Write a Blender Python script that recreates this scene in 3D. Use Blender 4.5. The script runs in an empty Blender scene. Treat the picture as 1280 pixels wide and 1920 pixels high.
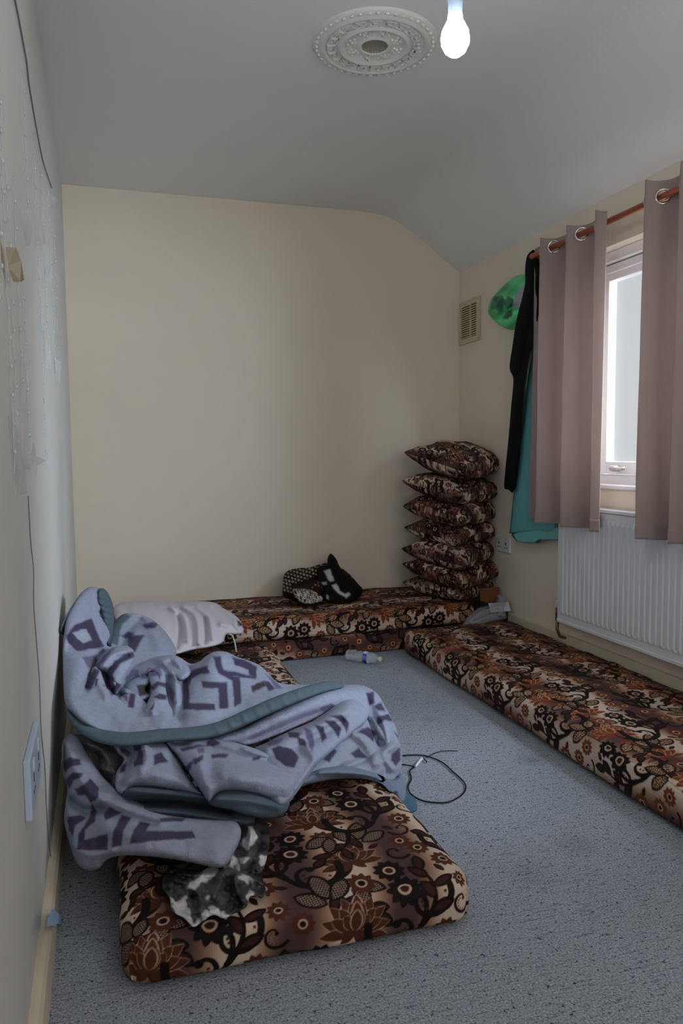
import bpy, bmesh, math, random
import numpy as np
from mathutils import Matrix, Vector
R = math.radians
random.seed(7); rng = np.random.default_rng(7)
scn = bpy.context.scene
COL = scn.collection

# ------------------------------------------------------------------ camera
FPX, YAW, PITCH, ROLL = 1427.0, 0.30480802, 0.07889572, -0.00966828
CAM = np.array([0.0, 0.0, 1.0])
def basis():
    f = np.array([math.sin(YAW)*math.cos(PITCH), math.cos(YAW)*math.cos(PITCH), -math.sin(PITCH)])
    r = np.array([math.cos(YAW), -math.sin(YAW), 0.0]); u = np.cross(r, f)
    return f, r*math.cos(ROLL)+u*math.sin(ROLL), u*math.cos(ROLL)-r*math.sin(ROLL)
FW, RT, UP = basis()
cd = bpy.data.cameras.new('camera'); cam = bpy.data.objects.new('camera', cd); COL.objects.link(cam)
cd.sensor_fit = 'VERTICAL'; cd.sensor_height = 36; cd.lens = FPX/1920*36; cd.clip_start = 0.02
cam.matrix_world = Matrix(((RT[0], UP[0], -FW[0], 0), (RT[1], UP[1], -FW[1], 0), (RT[2], UP[2], -FW[2], 1.0), (0, 0, 0, 1)))
scn.camera = cam

# ------------------------------------------------------------------ sky, lights, exposure
w = bpy.data.worlds.new('overcast_sky'); scn.world = w; w.use_nodes = True
w.node_tree.nodes['Background'].inputs[0].default_value = (0.98, 0.99, 1.0, 1)
w.node_tree.nodes['Background'].inputs[1].default_value = 0.57
def lamp(name, kind, energy, color, loc=(0, 0, 0), direction=None, **kw):
    l = bpy.data.lights.new(name, kind); l.energy = energy; l.color = color
    for k, v in kw.items(): setattr(l, k, v)
    o = bpy.data.objects.new(name, l); COL.objects.link(o); o.location = loc
    if direction: o.rotation_euler = Vector(direction).to_track_quat('-Z', 'Y').to_euler()
    return o
lamp('daylight', 'SUN', 21.0, (0.80, 0.90, 1.0), (4, -1, 3), (-0.58, 0.72, -0.29), angle=R(70))
lamp('rear_fill_light', 'AREA', 14.0, (1.0, 0.97, 0.94), (0.9, -1.0, 1.45), (0.05, 1, -0.12), shape='RECTANGLE', size=1.5, size_y=1.5)  # added soft fill behind the camera, not a known lamp
scn.view_settings.view_transform = 'Standard'; scn.view_settings.look = 'None'
scn.view_settings.exposure = 0.14; scn.view_settings.gamma = 1.0; scn.view_settings.use_curve_mapping = False

# ------------------------------------------------------------------ helpers
def ray(px, py):
    px = np.asarray(px, float); py = np.asarray(py, float)
    return FW + ((px-640)/FPX)[..., None]*RT - ((py-960)/FPX)[..., None]*UP
def at_y(px, py, Y): d = ray(px, py); return CAM + (Y/d[..., 1])[..., None]*d if np.ndim(px) else CAM+Y/d[1]*d
def at_x(px, py, X): d = ray(px, py); return CAM + X/d[0]*d
def at_z(px, py, Z): d = ray(px, py); return CAM + (Z-1)/d[2]*d
def lin(c):
    c = np.asarray(c, float); return np.where(c <= 0.04045, c/12.92, ((c+0.055)/1.055)**2.4)
def S(r, g, b): return tuple(lin(np.array([r, g, b])/255.0))

def mat(name, color=(.8, .8, .8), rough=.7, metal=0, spec=.3, attr=False, noise=None, bump=None, sheen=0, trans=0, emit=None, alpha=1, double=False):
    m = bpy.data.materials.new(name); m.use_nodes = True
    nt = m.node_tree; N = nt.nodes; L = nt.links; b = N['Principled BSDF']
    b.inputs['Base Color'].default_value = (*color, 1); b.inputs['Roughness'].default_value = rough
    b.inputs['Metallic'].default_value = metal; b.inputs['Specular IOR Level'].default_value = spec
    if sheen:
        b.inputs['Sheen Weight'].default_value = sheen; b.inputs['Sheen Roughness'].default_value = .5
    if trans: b.inputs['Transmission Weight'].default_value = trans
    if alpha < 1: b.inputs['Alpha'].default_value = alpha
    if emit:
        b.inputs['Emission Color'].default_value = (*emit[0], 1); b.inputs['Emission Strength'].default_value = emit[1]
    tc = N.new('ShaderNodeTexCoord')
    src = None
    if attr:
        a = N.new('ShaderNodeVertexColor'); a.layer_name = 'Col'; src = a.outputs['Color']
        L.new(src, b.inputs['Base Color'])
    if noise:                                  # (scale, amount) multiplicative albedo variation
        n = N.new('ShaderNodeTexNoise'); n.inputs['Scale'].default_value = noise[0]; n.inputs['Detail'].default_value = 4
        L.new(tc.outputs['Object'], n.inputs['Vector'])
        mr = N.new('ShaderNodeMapRange'); mr.inputs['From Min'].default_value = .3; mr.inputs['From Max'].default_value = .7
        mr.inputs['To Min'].default_value = 1-noise[1]; mr.inputs['To Max'].default_value = 1+noise[1]
        L.new(n.outputs['Fac'], mr.inputs['Value'])
        mx = N.new('ShaderNodeVectorMath'); mx.operation = 'SCALE'
        if src: L.new(src, mx.inputs[0])
        else: mx.inputs[0].default_value = color
        L.new(mr.outputs['Result'], mx.inputs['Scale']); L.new(mx.outputs['Vector'], b.inputs['Base Color'])
    if bump:                                   # (scale, distance)
        n2 = N.new('ShaderNodeTexNoise'); n2.inputs['Scale'].default_value = bump[0]; n2.inputs['Detail'].default_value = 3
        L.new(tc.outputs['Object'], n2.inputs['Vector'])
        bp = N.new('ShaderNodeBump'); bp.inputs['Strength'].default_value = .6; bp.inputs['Distance'].default_value = bump[1]
        L.new(n2.outputs['Fac'], bp.inputs['Height']); L.new(bp.outputs['Normal'], b.inputs['Normal'])
    return m

def link(o, parent=None): 
    COL.objects.link(o)
    if parent: o.parent = parent; o.matrix_parent_inverse = Matrix.Identity(4)
    return o
def mesh_np(name, V, Fq, m, parent=None, col=None, smooth=True, origin=(0, 0, 0)):
    """V (n,3) world, Fq list/array of quads (or list of polys)"""
    me = bpy.data.meshes.new(name)
    V = np.asarray(V, float) - np.asarray(origin, float)
    if isinstance(Fq, np.ndarray):
        n = len(Fq); k = Fq.shape[1]
        me.vertices.add(len(V)); me.vertices.foreach_set('co', V.ravel())
        me.loops.add(n*k); me.loops.foreach_set('vertex_index', Fq.ravel().astype(np.int32))
        me.polygons.add(n); me.polygons.foreach_set('loop_start', np.arange(0, n*k, k, dtype=np.int32))
        me.update(calc_edges=True); me.validate()
    else:
        me.from_pydata([tuple(v) for v in V], [], Fq)
    if smooth: me.polygons.foreach_set('use_smooth', np.ones(len(me.polygons), bool))
    if col is not None:
        a = me.color_attributes.new('Col', 'FLOAT_COLOR', 'POINT')
        c = np.ones((len(me.vertices), 4)); c[:, :3] = col[:len(me.vertices)]; a.data.foreach_set('color', c.ravel())
    me.materials.append(m)
    o = bpy.data.objects.new(name, me)
    if parent is None: o.location = origin
    return link(o, parent)
def from_bm(name, bm, m, parent=None, smooth=False, loc=(0, 0, 0)):
    bmesh.ops.recalc_face_normals(bm, faces=bm.faces)
    me = bpy.data.meshes.new(name); bm.to_mesh(me); bm.free()
    if smooth: me.polygons.foreach_set('use_smooth', np.ones(len(me.polygons), bool))
    me.materials.append(m); o = bpy.data.objects.new(name, me); o.location = loc
    return link(o, parent)
def bx(bm, x0, x1, y0, y1, z0, z1, bev=0, mtx=None):
    r = bmesh.ops.create_cube(bm, size=1)
    M = Matrix.Translation(((x0+x1)/2, (y0+y1)/2, (z0+z1)/2)) @ Matrix.Diagonal((x1-x0, y1-y0, z1-z0, 1))
    if mtx: M = mtx @ M
    bmesh.ops.transform(bm, matrix=M, verts=r['verts'])
    if bev:
        es = list({e for v in r['verts'] for e in v.link_edges})
        bmesh.ops.bevel(bm, geom=es, offset=bev, segments=2, affect='EDGES', profile=.5)
    return bm
def box(name, x0, x1, y0, y1, z0, z1, m, parent=None, bev=0, mtx=None):
    return from_bm(name, bx(bmesh.new(), x0, x1, y0, y1, z0, z1, bev, mtx), m, parent)
def tube_bm(bm, pts, rad, seg=8, caps=True):
    pts = [Vector(p) for p in pts]; rings = []
    rads = rad if isinstance(rad, (list, tuple)) else [rad]*len(pts)
    prev = None
    for i, p in enumerate(pts):
        t = (pts[min(i+1, len(pts)-1)] - pts[max(i-1, 0)]).normalized()
        if prev is None:
            a = Vector((0, 0, 1)) if abs(t.z) < .9 else Vector((1, 0, 0)); n = t.cross(a).normalized()
        else: n = (prev - t*prev.dot(t)).normalized()
        prev = n; b = t.cross(n)
        rings.append([bm.verts.new(p + (n*math.cos(2*math.pi*k/seg) + b*math.sin(2*math.pi*k/seg))*rads[i]) for k in range(seg)])
    for a, b in zip(rings, rings[1:]):
        for k in range(seg): bm.faces.new((a[k], a[(k+1) % seg], b[(k+1) % seg], b[k]))
    if caps: bm.faces.new(rings[0][::-1]); bm.faces.new(rings[-1])
    return bm
def tube(name, pts, rad, m, parent=None, seg=8): return from_bm(name, tube_bm(bmesh.new(), pts, rad, seg), m, parent, True)
def lathe_bm(bm, prof, M=Matrix.Identity(4), seg=32):
    rings = []
    for r, z in prof: rings.append([bm.verts.new(M @ Vector((r*math.cos(2*math.pi*k/seg), r*math.sin(2*math.pi*k/seg), z))) for k in range(seg)])
    for a, b in zip(rings, rings[1:]):
        for k in range(seg): bm.faces.new((a[k], a[(k+1) % seg], b[(k+1) % seg], b[k]))
    return bm
def torus_bm(bm, M, R0, r, seg=24, s2=8):
    rings = []
    for i in range(seg):
        a = 2*math.pi*i/seg
        rings.append([bm.verts.new(M @ Vector(((R0+r*math.cos(2*math.pi*j/s2))*math.cos(a), (R0+r*math.cos(2*math.pi*j/s2))*math.sin(a), r*math.sin(2*math.pi*j/s2)))) for j in range(s2)])
    for i in range(seg):
        for j in range(s2): bm.faces.new((rings[i][j], rings[(i+1) % seg][j], rings[(i+1) % seg][(j+1) % s2], rings[i][(j+1) % s2]))
    return bm
def smooth_pts(P, n=8, closed=False):
    P = [np.array(p, float) for p in P]; out = []
    m = len(P); rngi = range(m if closed else m-1)
    for i in rngi:
        if closed: a, b, c, d = P[(i-1) % m], P[i], P[(i+1) % m], P[(i+2) % m]
        else: a, b, c, d = P[max(i-1, 0)], P[i], P[i+1], P[min(i+2, m-1)]
        for k in range(n):
            t = k/n; out.append(.5*((2*b)+(-a+c)*t+(2*a-5*b+4*c-d)*t*t+(-a+3*b-3*c+d)*t**3))
    if not closed: out.append(P[-1])
    return out
def empty(name, loc, label, cat, group=None):
    o = bpy.data.objects.new(name, None); o.location = loc; o.empty_display_size = .05
    link(o); return tag(o, label, cat, group)
def tag(o, label=None, cat=None, group=None, kind=None):
    if label: o['label'] = label
    if cat: o['category'] = cat
    if group: o['group'] = group
    if kind: o['kind'] = kind
    return o
def struct(o, label=None):
    o['kind'] = 'structure'
    if label: o['label'] = label
    return o
def noise2(x, y, sc, seed=0):
    """smooth value noise"""
    r = np.random.default_rng(seed); G = r.random((64, 64))
    x = np.asarray(x)/sc; y = np.asarray(y)/sc
    xi = np.floor(x).astype(int); yi = np.floor(y).astype(int); fx = x-xi; fy = y-yi
    fx = fx*fx*(3-2*fx); fy = fy*fy*(3-2*fy)
    g = lambda a, b: G[a % 64, b % 64]
    return (g(xi, yi)*(1-fx)+g(xi+1, yi)*fx)*(1-fy)+(g(xi, yi+1)*(1-fx)+g(xi+1, yi+1)*fx)*fy - .5

# ------------------------------------------------------------------ floral weave: a repeat drawn with numpy, stored as colour on the cloth's vertices
class Tile:
    def __init__(s, W, H, res): s.W, s.H, s.res = W, H, res; s.nx, s.ny = int(W/res), int(H/res); s.a = np.zeros((s.ny, s.nx, 4))
    def stamp(s, cx, cy, rad, fn, col, al=1.0):
        k = int(rad/s.res)+2; ix = int(cx/s.res); iy = int(cy/s.res)
        X, Y = np.meshgrid(np.arange(ix-k, ix+k+1), np.arange(iy-k, iy+k+1))
        d = fn((X+.5)*s.res-cx, (Y+.5)*s.res-cy)
        m = np.clip(.5-d/s.res/1.2, 0, 1)*al; m = m[..., None]
        sl = (Y % s.ny, X % s.nx); o = s.a[sl]
        c = np.array([*col, 1.0]); s.a[sl] = o*(1-m)+c*m
    def disc(s, x, y, r, col): s.stamp(x, y, r, lambda X, Y: np.hypot(X, Y)-r, col)
    def leaf(s, x, y, ang, L, Wd, col, al=1.0, lattice=None):
        """pointed leaf from (x,y) outwards"""
        ca, sa = math.cos(ang), math.sin(ang); cx, cy = x+ca*L/2, y+sa*L/2; hw = Wd/2; hl = L/2
        Rr = (hl*hl+hw*hw)/(2*hw); off = Rr-hw
        def fn(X, Y):
            u = X*ca+Y*sa; v = -X*sa+Y*ca
            d = np.maximum(np.hypot(u, v-off), np.hypot(u, v+off))-Rr
            if lattice:
                g = lattice; q = np.abs(((u+v*.9)/g) % 1-.5)+0; q2 = np.abs(((u-v*.9)/g) % 1-.5)
                d = np.maximum(d, (np.maximum(q, q2)-.34)*g)
            return d
        s.stamp(cx, cy, hl*1.1+.002, fn, col, al)
    def stroke(s, P, r0, r1, col):
        P = np.array(smooth_pts(P, 6)); n = len(P)
        c = P.mean(0); rad = np.abs(P-c).max()+max(r0, r1)*1.5+.003
        def fn(X, Y):
            d = np.full(X.shape, 9.)
            for i in range(n-1):
                a = P[i]-c; b = P[i+1]-c; ab = b-a; L = ab@ab+1e-12
                t = np.clip(((X-a[0])*ab[0]+(Y-a[1])*ab[1])/L, 0, 1)
                tt = (i+t)/(n-1); rr = r0+(r1-r0)*tt
                d = np.minimum(d, np.hypot(X-a[0]-t*ab[0], Y-a[1]-t*ab[1])-rr)
            return d
        s.stamp(c[0], c[1], rad*1.42, fn, col)
DK = (.085, .045, .045); RU = (.33, .17, .12); CR = (.80, .68, .58); BR = (.24, .12, .105)
def lotus(T, x, y, s, a0=math.pi/2):
    for L, Wd, n, sp in ((.085, .030, 9, 1.75), (.066, .030, 6, 1.15), (.048, .028, 4, .7)):
        for i in range(n):
            k = -1+2*i/(n-1); a = a0+k*sp
            T.leaf(x, y, a, s*L*1.02, s*Wd*1.04, CR, .75); T.leaf(x, y, a, s*L, s*Wd*.90, RU)
        T.leaf(x, y, a0, s*L*1.05, s*Wd*1.15, CR, .8); T.leaf(x, y, a0, s*L, s*Wd*.88, RU)
    for a in (-2.75, -.4, -2.3, -.85): T.leaf(x, y, a+a0-math.pi/2, s*.045, s*.02, RU)
def sunflower(T, x, y, s, c=DK):
    for i in range(10): T.leaf(x, y, i*2*math.pi/10, s*.033, s*.017, c)
    T.disc(x, y, s*.019, c); T.disc(x, y, s*.0125, CR); T.disc(x, y, s*.008, BR if c is DK else DK)
def lattice_leaf(T, x, y, a, s):
    T.leaf(x, y, a, s*.075, s*.042, DK); T.leaf(x+math.cos(a)*s*.006, y+math.sin(a)*s*.006, a, s*.062, s*.030, CR, .75)
    T.leaf(x+math.cos(a)*s*.006, y+math.sin(a)*s*.006, a, s*.062, s*.030, DK, 1, lattice=.0075)
def scroll(T, x, y, s, a, mir=1):
    pts = []
    for i in range(15):
        t = i/14; an = a+mir*t*5.0; r = s*(.052*(1-t)**.8+.010); pts.append((x+r*math.cos(an), y+r*math.sin(an)))
    T.stroke(pts, s*.0085, s*.0035, DK)
    e = pts[-1]; T.disc(e[0], e[1], s*.009, DK)
    for i in range(1, 8):
        t = i/11; an = a+mir*t*5.0; r = s*(.052*(1-t)**.8+.010)-s*.015; T.disc(x+r*math.cos(an), y+r*math.sin(an), s*.0032, BR)
def branch(T, x, y, s, a, mir=1):
    ca, sa = math.cos(a), math.sin(a)
    q = lambda u, v: (x+s*(u*ca-v*mir*sa), y+s*(u*sa+v*mir*ca))
    P = [q(0, 0), q(.04, .012), q(.08, .004), q(.12, -.02)]
    T.stroke(P, s*.007, s*.002, DK)
    for u, v, da in ((.03, .010, .9), (.055, .012, -.8), (.075, .006, .75), (.10, -.008, -.9), (.12, -.02, -.2)):
        p = q(u, v); T.leaf(p[0], p[1], a+mir*da, s*.05, s*.026, DK); T.leaf(p[0]+math.cos(a+mir*da)*s*.005, p[1]+math.sin(a+mir*da)*s*.005, a+mir*da, s*.038, s*.014, BR)
def make_tile():
    T = Tile(.40, .36, .0011)
    for ox, oy, mir in ((0, 0, 1), (.20, .18, -1)):
        A = lambda a: a if mir == 1 else math.pi-a
        p = lambda u, v: (ox+mir*u, oy+v)
        T.stroke([p(.115, .10), p(.10, .06), p(.05, .03), p(.0, .035), p(-.03, .07), p(-.04, .12), p(-.01, .16)], .008, .005, DK)
        lotus(T, *p(.115, .09), .88, math.pi/2+mir*.15)
        scroll(T, *p(.025, .075), 1.05, A(.3), -mir); scroll(T, *p(-.045, .13), .9, A(2.6), mir)
        branch(T, *p(-.03, .07), 1.1, A(1.9), mir); branch(T, *p(.05, .03), 1.0, A(-1.0), -mir)
        sunflower(T, *p(.0, .155), 1.25); sunflower(T, *p(.085, .195), 1.0, RU); sunflower(T, *p(.185, .04), 1.1); sunflower(T, *p(-.085, .05), .9, RU)
        lattice_leaf(T, *p(.165, .155), A(.5), 1.0); lattice_leaf(T, *p(.16, .165), A(1.3), 1.1); lattice_leaf(T, *p(.155, .16), A(2.2), .95)
        lattice_leaf(T, *p(.10, .02), A(-.5), .95); lattice_leaf(T, *p(.10, .015), A(-1.3), .85)
    rg = np.random.default_rng(3)
    def free(x, y, r, lim):
        k = int(r/T.res); ix, iy = int(x/T.res), int(y/T.res)
        w_ = T.a[np.ix_(np.arange(iy-k, iy+k+1) % T.ny, np.arange(ix-k, ix+k+1) % T.nx)][..., 3]; return w_.mean() < lim
    for r, lim, n in ((.020, .05, 400), (.013, .045, 500)):
        for _ in range(n):
            x, y, a_ = rg.random()*T.W, rg.random()*T.H, rg.random()*6.28
            if not free(x, y, r, lim): continue
            if r > .018: (scroll(T, x, y, .48, a_, 1 if rg.random() < .5 else -1) if rg.random() < .6 else sunflower(T, x, y, .8, RU))
            elif r > .01:
                q = (x-math.cos(a_)*r, y-math.sin(a_)*r); T.leaf(*q, a_, r*2.3, r*1.05, DK); T.leaf(q[0]+math.cos(a_)*.003, q[1]+math.sin(a_)*.003, a_, r*1.8, r*.5, BR)
            else: T.leaf(x-math.cos(a_)*r, y-math.sin(a_)*r, a_, r*2.2, r*.8, DK)
    return T
TILE = make_tile()
WARM = [False]
def floral(u, v, phase=0.0):
    """u across the stripes, v along; returns linear rgb"""
    t = TILE; x = (np.asarray(u)+phase*.1)/t.res; y = (np.asarray(v)+phase*.07)/t.res
    xi = np.floor(x).astype(int); yi = np.floor(y).astype(int); fx = (x-xi)[:, None]; fy = (y-yi)[:, None]
    g = lambda a, b: t.a[b % t.ny, a % t.nx]
    c = (g(xi, yi)*(1-fx)+g(xi+1, yi)*fx)*(1-fy)+(g(xi, yi+1)*(1-fx)+g(xi+1, yi+1)*fx)*fy
    s = .5+.5*np.cos(2*np.pi*(np.asarray(u)+phase*.13-.03)/.23+.8*np.sin(2*np.pi*np.asarray(v)/.9))
    s = np.clip(s*1.25-.1, 0, 1)[:, None]
    cream = np.array((.84, .75, .68)); tan = np.array((.62, .47, .38)); pur = np.array((.33, .235, .24))
    bg = np.where(s > .5, tan+(cream-tan)*(s-.5)*2, pur+(tan-pur)*s*2)
    rib = (.96+.04*np.sin(np.asarray(u)*2*np.pi/.0045))[:, None]
    al = c[:, 3:]; col = np.where(al > 1e-4, c[:, :3]/np.maximum(al, 1e-4), 0)
    if WARM[0]: col = np.where(((col[:, 0]-col[:, 1]) > .08)[:, None] & (col[:, :1] < .6) & (col[:, :1] > .28), col*np.array((1.42, 1.36, 1.15)), col)
    out = bg*(1-al)+np.clip(col, 0, 1)*al
    return lin(out*rib)

# ------------------------------------------------------------------ materials
M_floral = mat('floral_weave', rough=.7, attr=True, spec=.16, bump=(420, .0012))
M_fleece = mat('fleece', rough=.95, attr=True, spec=.08, noise=(60, .07), bump=(260, .004), sheen=.04)
M_cloth = mat('cotton_cloth', rough=.9, attr=True, spec=.1, bump=(300, .001))
M_satin = mat('satin_cloth', rough=.38, attr=True, spec=.5, bump=(40, .002))
M_black = mat('black_fabric', S(20, 20, 24), .9, spec=.1, bump=(300, .001))
M_teal = mat('teal_fabric', S(78, 150, 146), .85, spec=.15, noise=(14, .06), bump=(300, .001))
M_curt = mat('curtain_fabric', S(186, 168, 162), .85, spec=.15, noise=(25, .05), bump=(500, .0006), sheen=.15)
def add_translucency(m, col, f):
    nt = m.node_tree; out = [n for n in nt.nodes if n.type == 'OUTPUT_MATERIAL'][0]; b = nt.nodes['Principled BSDF']
    t = nt.nodes.new('ShaderNodeBsdfTranslucent'); t.inputs[0].default_value = (*col, 1); x = nt.nodes.new('ShaderNodeMixShader'); x.inputs[0].default_value = f
    nt.links.new(b.outputs[0], x.inputs[1]); nt.links.new(t.outputs[0], x.inputs[2]); nt.links.new(x.outputs[0], out.inputs[0])
add_translucency(M_curt, S(215, 198, 192), .32)
M_wall = mat('cream_paint', S(236, 225, 207), .75, spec=.2, noise=(1.6, .02), bump=(160, .0006))
M_wallw = mat('white_wall_paint', S(208, 206, 202), .7, spec=.25, noise=(2.2, .03), bump=(160, .0006))
M_ceil = mat('ceiling_paint', S(238, 238, 236), .85, spec=.1, noise=(1.2, .02), bump=(120, .0008))
M_skirt = mat('skirting_paint', S(216, 205, 182), .5, spec=.35, noise=(12, .04))
M_upvc = mat('white_upvc', S(240, 240, 240), .3, spec=.5)
M_plaster = mat('plaster_white', S(232, 231, 226), .65, spec=.2, bump=(200, .0005))
M_rad = mat('radiator_enamel', S(226, 230, 236), .35, spec=.45, noise=(8, .015))
M_chrome = mat('dull_chrome', S(190, 185, 178), .22, metal=1)
M_ring = mat('eyelet_metal', S(210, 205, 200), .18, metal=1)
M_brass = mat('worn_pipe_metal', S(120, 105, 82), .35, metal=.8, noise=(60, .3))
M_copper = mat('copper_rod', S(205, 118, 84), .32, metal=.75)
M_plastic = mat('white_plastic', S(225, 228, 230), .35, spec=.5)
M_soc = mat('socket_plastic', S(190, 208, 232), .4, spec=.4)
M_beige = mat('beige_plastic', S(206, 196, 168), .5, spec=.3)
M_grille = mat('dark_duct', S(70, 60, 36), .9)
M_cord = mat('black_rubber', S(18, 18, 20), .5)
M_wire = mat('grey_wire', S(120, 122, 128), .5, alpha=.75)
M_clear = mat('clear_strand', S(215, 220, 225), .25, spec=.6, alpha=.42)
M_tape = mat('brown_tape', S(176, 164, 138), .3, spec=.5, alpha=.85)
M_tapeg = mat('clear_tape', S(200, 202, 206), .18, spec=.6, alpha=.28)
M_card = mat('brown_cardboard', S(120, 74, 48), .85, noise=(20, .08))
M_cardd = mat('dark_printed_card', S(52, 44, 52), .7)
M_white = mat('white_card', S(205, 212, 222), .7)
M_tissue = mat('blue_tissue', S(160, 190, 226), .9)
M_bag = mat('clear_polythene', S(190, 192, 198), .25, spec=.6, alpha=.42, bump=(30, .004))
M_green = mat('green_polythene', rough=.35, attr=True, spec=.45, alpha=.93)

def plastic_clear(name, tint, mixf=.82, rough=.06):
    m = bpy.data.materials.new(name); m.use_nodes = True; nt = m.node_tree; nt.nodes.clear()
    o = nt.nodes.new('ShaderNodeOutputMaterial'); t = nt.nodes.new('ShaderNodeBsdfTransparent'); g = nt.nodes.new('ShaderNodeBsdfPrincipled')
    g.inputs['Base Color'].default_value = (*tint, 1); g.inputs['Roughness'].default_value = rough; g.inputs['Specular IOR Level'].default_value = .8
    t.inputs[0].default_value = (.97, .98, .99, 1)
    mx = nt.nodes.new('ShaderNodeMixShader'); mx.inputs[0].default_value = 1-mixf
    nt.links.new(t.outputs[0], mx.inputs[1]); nt.links.new(g.outputs[0], mx.inputs[2]); nt.links.new(mx.outputs[0], o.inputs[0]); return m
M_glass = plastic_clear('window_glass', (.9, .95, .95), .95, .02)
M_bottle = plastic_clear('clear_bottle_plastic', (.85, .9, .95), .72, .12)

def carpet_material():
    m = mat('speckled_carpet', S(150, 155, 162), .95, spec=.05)
    nt = m.node_tree; N = nt.nodes; L = nt.links; b = N['Principled BSDF']; tc = N['Texture Coordinate']
    def noise(sc, det=3, rough=.6, mp=None):
        n = N.new('ShaderNodeTexNoise'); n.inputs['Scale'].default_value = sc; n.inputs['Detail'].default_value = det; n.inputs['Roughness'].default_value = rough
        if mp:
            k = N.new('ShaderNodeMapping'); k.inputs['Scale'].default_value = mp; L.new(tc.outputs['Object'], k.inputs['Vector']); L.new(k.outputs[0], n.inputs['Vector'])
        else: L.new(tc.outputs['Object'], n.inputs['Vector'])
        return n
    def ramp(src, stops):
        r = N.new('ShaderNodeValToRGB'); L.new(src, r.inputs['Fac'])
        e = r.color_ramp.elements
        e[0].position, e[0].color = stops[0][0], (*stops[0][1], 1); e[1].position, e[1].color = stops[-1][0], (*stops[-1][1], 1)
        for p, c in stops[1:-1]: k = e.new(p); k.color = (*c, 1)
        return r
    def mul(a, bb, t='MULTIPLY', f=1.0):
        x = N.new('ShaderNodeMix'); x.data_type = 'RGBA'; x.blend_type = t; x.inputs['Factor'].default_value = f
        L.new(a, x.inputs[6]); L.new(bb, x.inputs[7]); return x.outputs[2]
    base = ramp(noise(230, 4, .7).outputs['Fac'], [(.28, S(58, 62, 72)), (.42, S(148, 155, 168)), (.58, S(188, 195, 208)), (.72, S(232, 234, 240))])
    speck = ramp(noise(95, 3, .6).outputs['Fac'], [(.33, (.22, .23, .25)), (.40, (1, 1, 1)), (.9, (1, 1, 1))])
    rows = ramp(noise(60, 3, .6, (.35, 2.4, 1)).outputs['Fac'], [(.32, (.66, .67, .69)), (.46, (1, 1, 1)), (.9, (1.0, 1.0, 1.0))])
    big = ramp(noise(1.7, 3, .5).outputs['Fac'], [(.35, (.90, .90, .88)), (.6, (1, 1, 1))])
    c = mul(mul(mul(base.outputs[0], speck.outputs[0]), rows.outputs[0]), big.outputs[0])
    # worn stains of their own shape
    for (x, y, r, d) in ((1.12, 1.60, .05, .82), (1.30, 2.10, .04, .75), (.93, 1.52, .05, .86), (1.14, 2.55, .03, .85)):
        vm = N.new('ShaderNodeVectorMath'); vm.operation = 'DISTANCE'; L.new(tc.outputs['Object'], vm.inputs[0]); vm.inputs[1].default_value = (x, y, 0)
        r_ = ramp(vm.outputs['Value'], [(r*.3, (d, d, d)), (r*1.6, (1, 1, 1))]); c = mul(c, r_.outputs[0])
    L.new(c, b.inputs['Base Color'])
    bp = N.new('ShaderNodeBump'); bp.inputs['Strength'].default_value = .9; bp.inputs['Distance'].default_value = .004
    L.new(noise(240, 4, .7).outputs['Fac'], bp.inputs['Height']); L.new(bp.outputs[0], b.inputs['Normal'])
    return m
M_carpet = carpet_material()

# ------------------------------------------------------------------ room shell
LX, WX, BY, FY, CZ, EZ, KX = -.14, 2.03, 4.12, -1.3, 2.335, 2.043, 1.62
struct(box('floor', LX-.1, WX+.15, FY-.1, BY+.1, -.1, 0, M_carpet), 'blue-grey speckled carpet floor')
struct(box('wall_left', LX-.1, LX, FY, BY, 0, CZ+.1, M_wallw), 'off-white left wall')
struct(box('wall_back', LX-.1, WX+.15, BY, BY+.1, 0, CZ+.1, M_wall), 'cream back wall')
struct(box('wall_front', LX-.1, WX+.15, FY-.1, FY, 0, CZ+.1, M_wallw), 'wall behind the camera')
OY0, OY1, OZ0, OZ1 = 0.75, 2.95, .835, 1.835
bm = bmesh.new()
for a in ((FY, OY0, 0, CZ+.1), (OY1, BY, 0, CZ+.1), (OY0, OY1, 0, OZ0), (OY0, OY1, OZ1, CZ+.1)): bx(bm, WX, WX+.15, a[0], a[1], a[2], a[3])
struct(from_bm('wall_right', bm, M_wall), 'cream wall with the window')
# ceiling: flat, then pitched down to the eave along the window wall with a soft crease
prof = [(LX-.1, CZ)]+[(x, CZ-.71*.055*math.log(1+math.exp((x-KX+.01)/.055))) for x in np.linspace(KX-.35, WX+.1, 36)]
V = []; F = []
for y in (FY-.1, BY+.1):
    for x, z in prof: V.append((x, y, z))
    for x, z in prof: V.append((x, y, z+.12))
n = len(prof)
for i in range(n-1):
    F += [(i, i+1, 2*n+i+1, 2*n+i), (n+i, 3*n+i, 3*n+i+1, n+i+1)]
F += [(0, 2*n, 3*n, n), (n-1, 2*n-1, 4*n-1, 3*n-1)]
F += [tuple(range(n))+tuple(range(2*n-1, n-1, -1)), tuple(range(2*n, 3*n))+tuple(range(4*n-1, 3*n-1, -1))]
ceil = struct(mesh_np('ceiling', V, F, M_ceil, smooth=False), 'white ceiling sloping down to the window wall')
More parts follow.
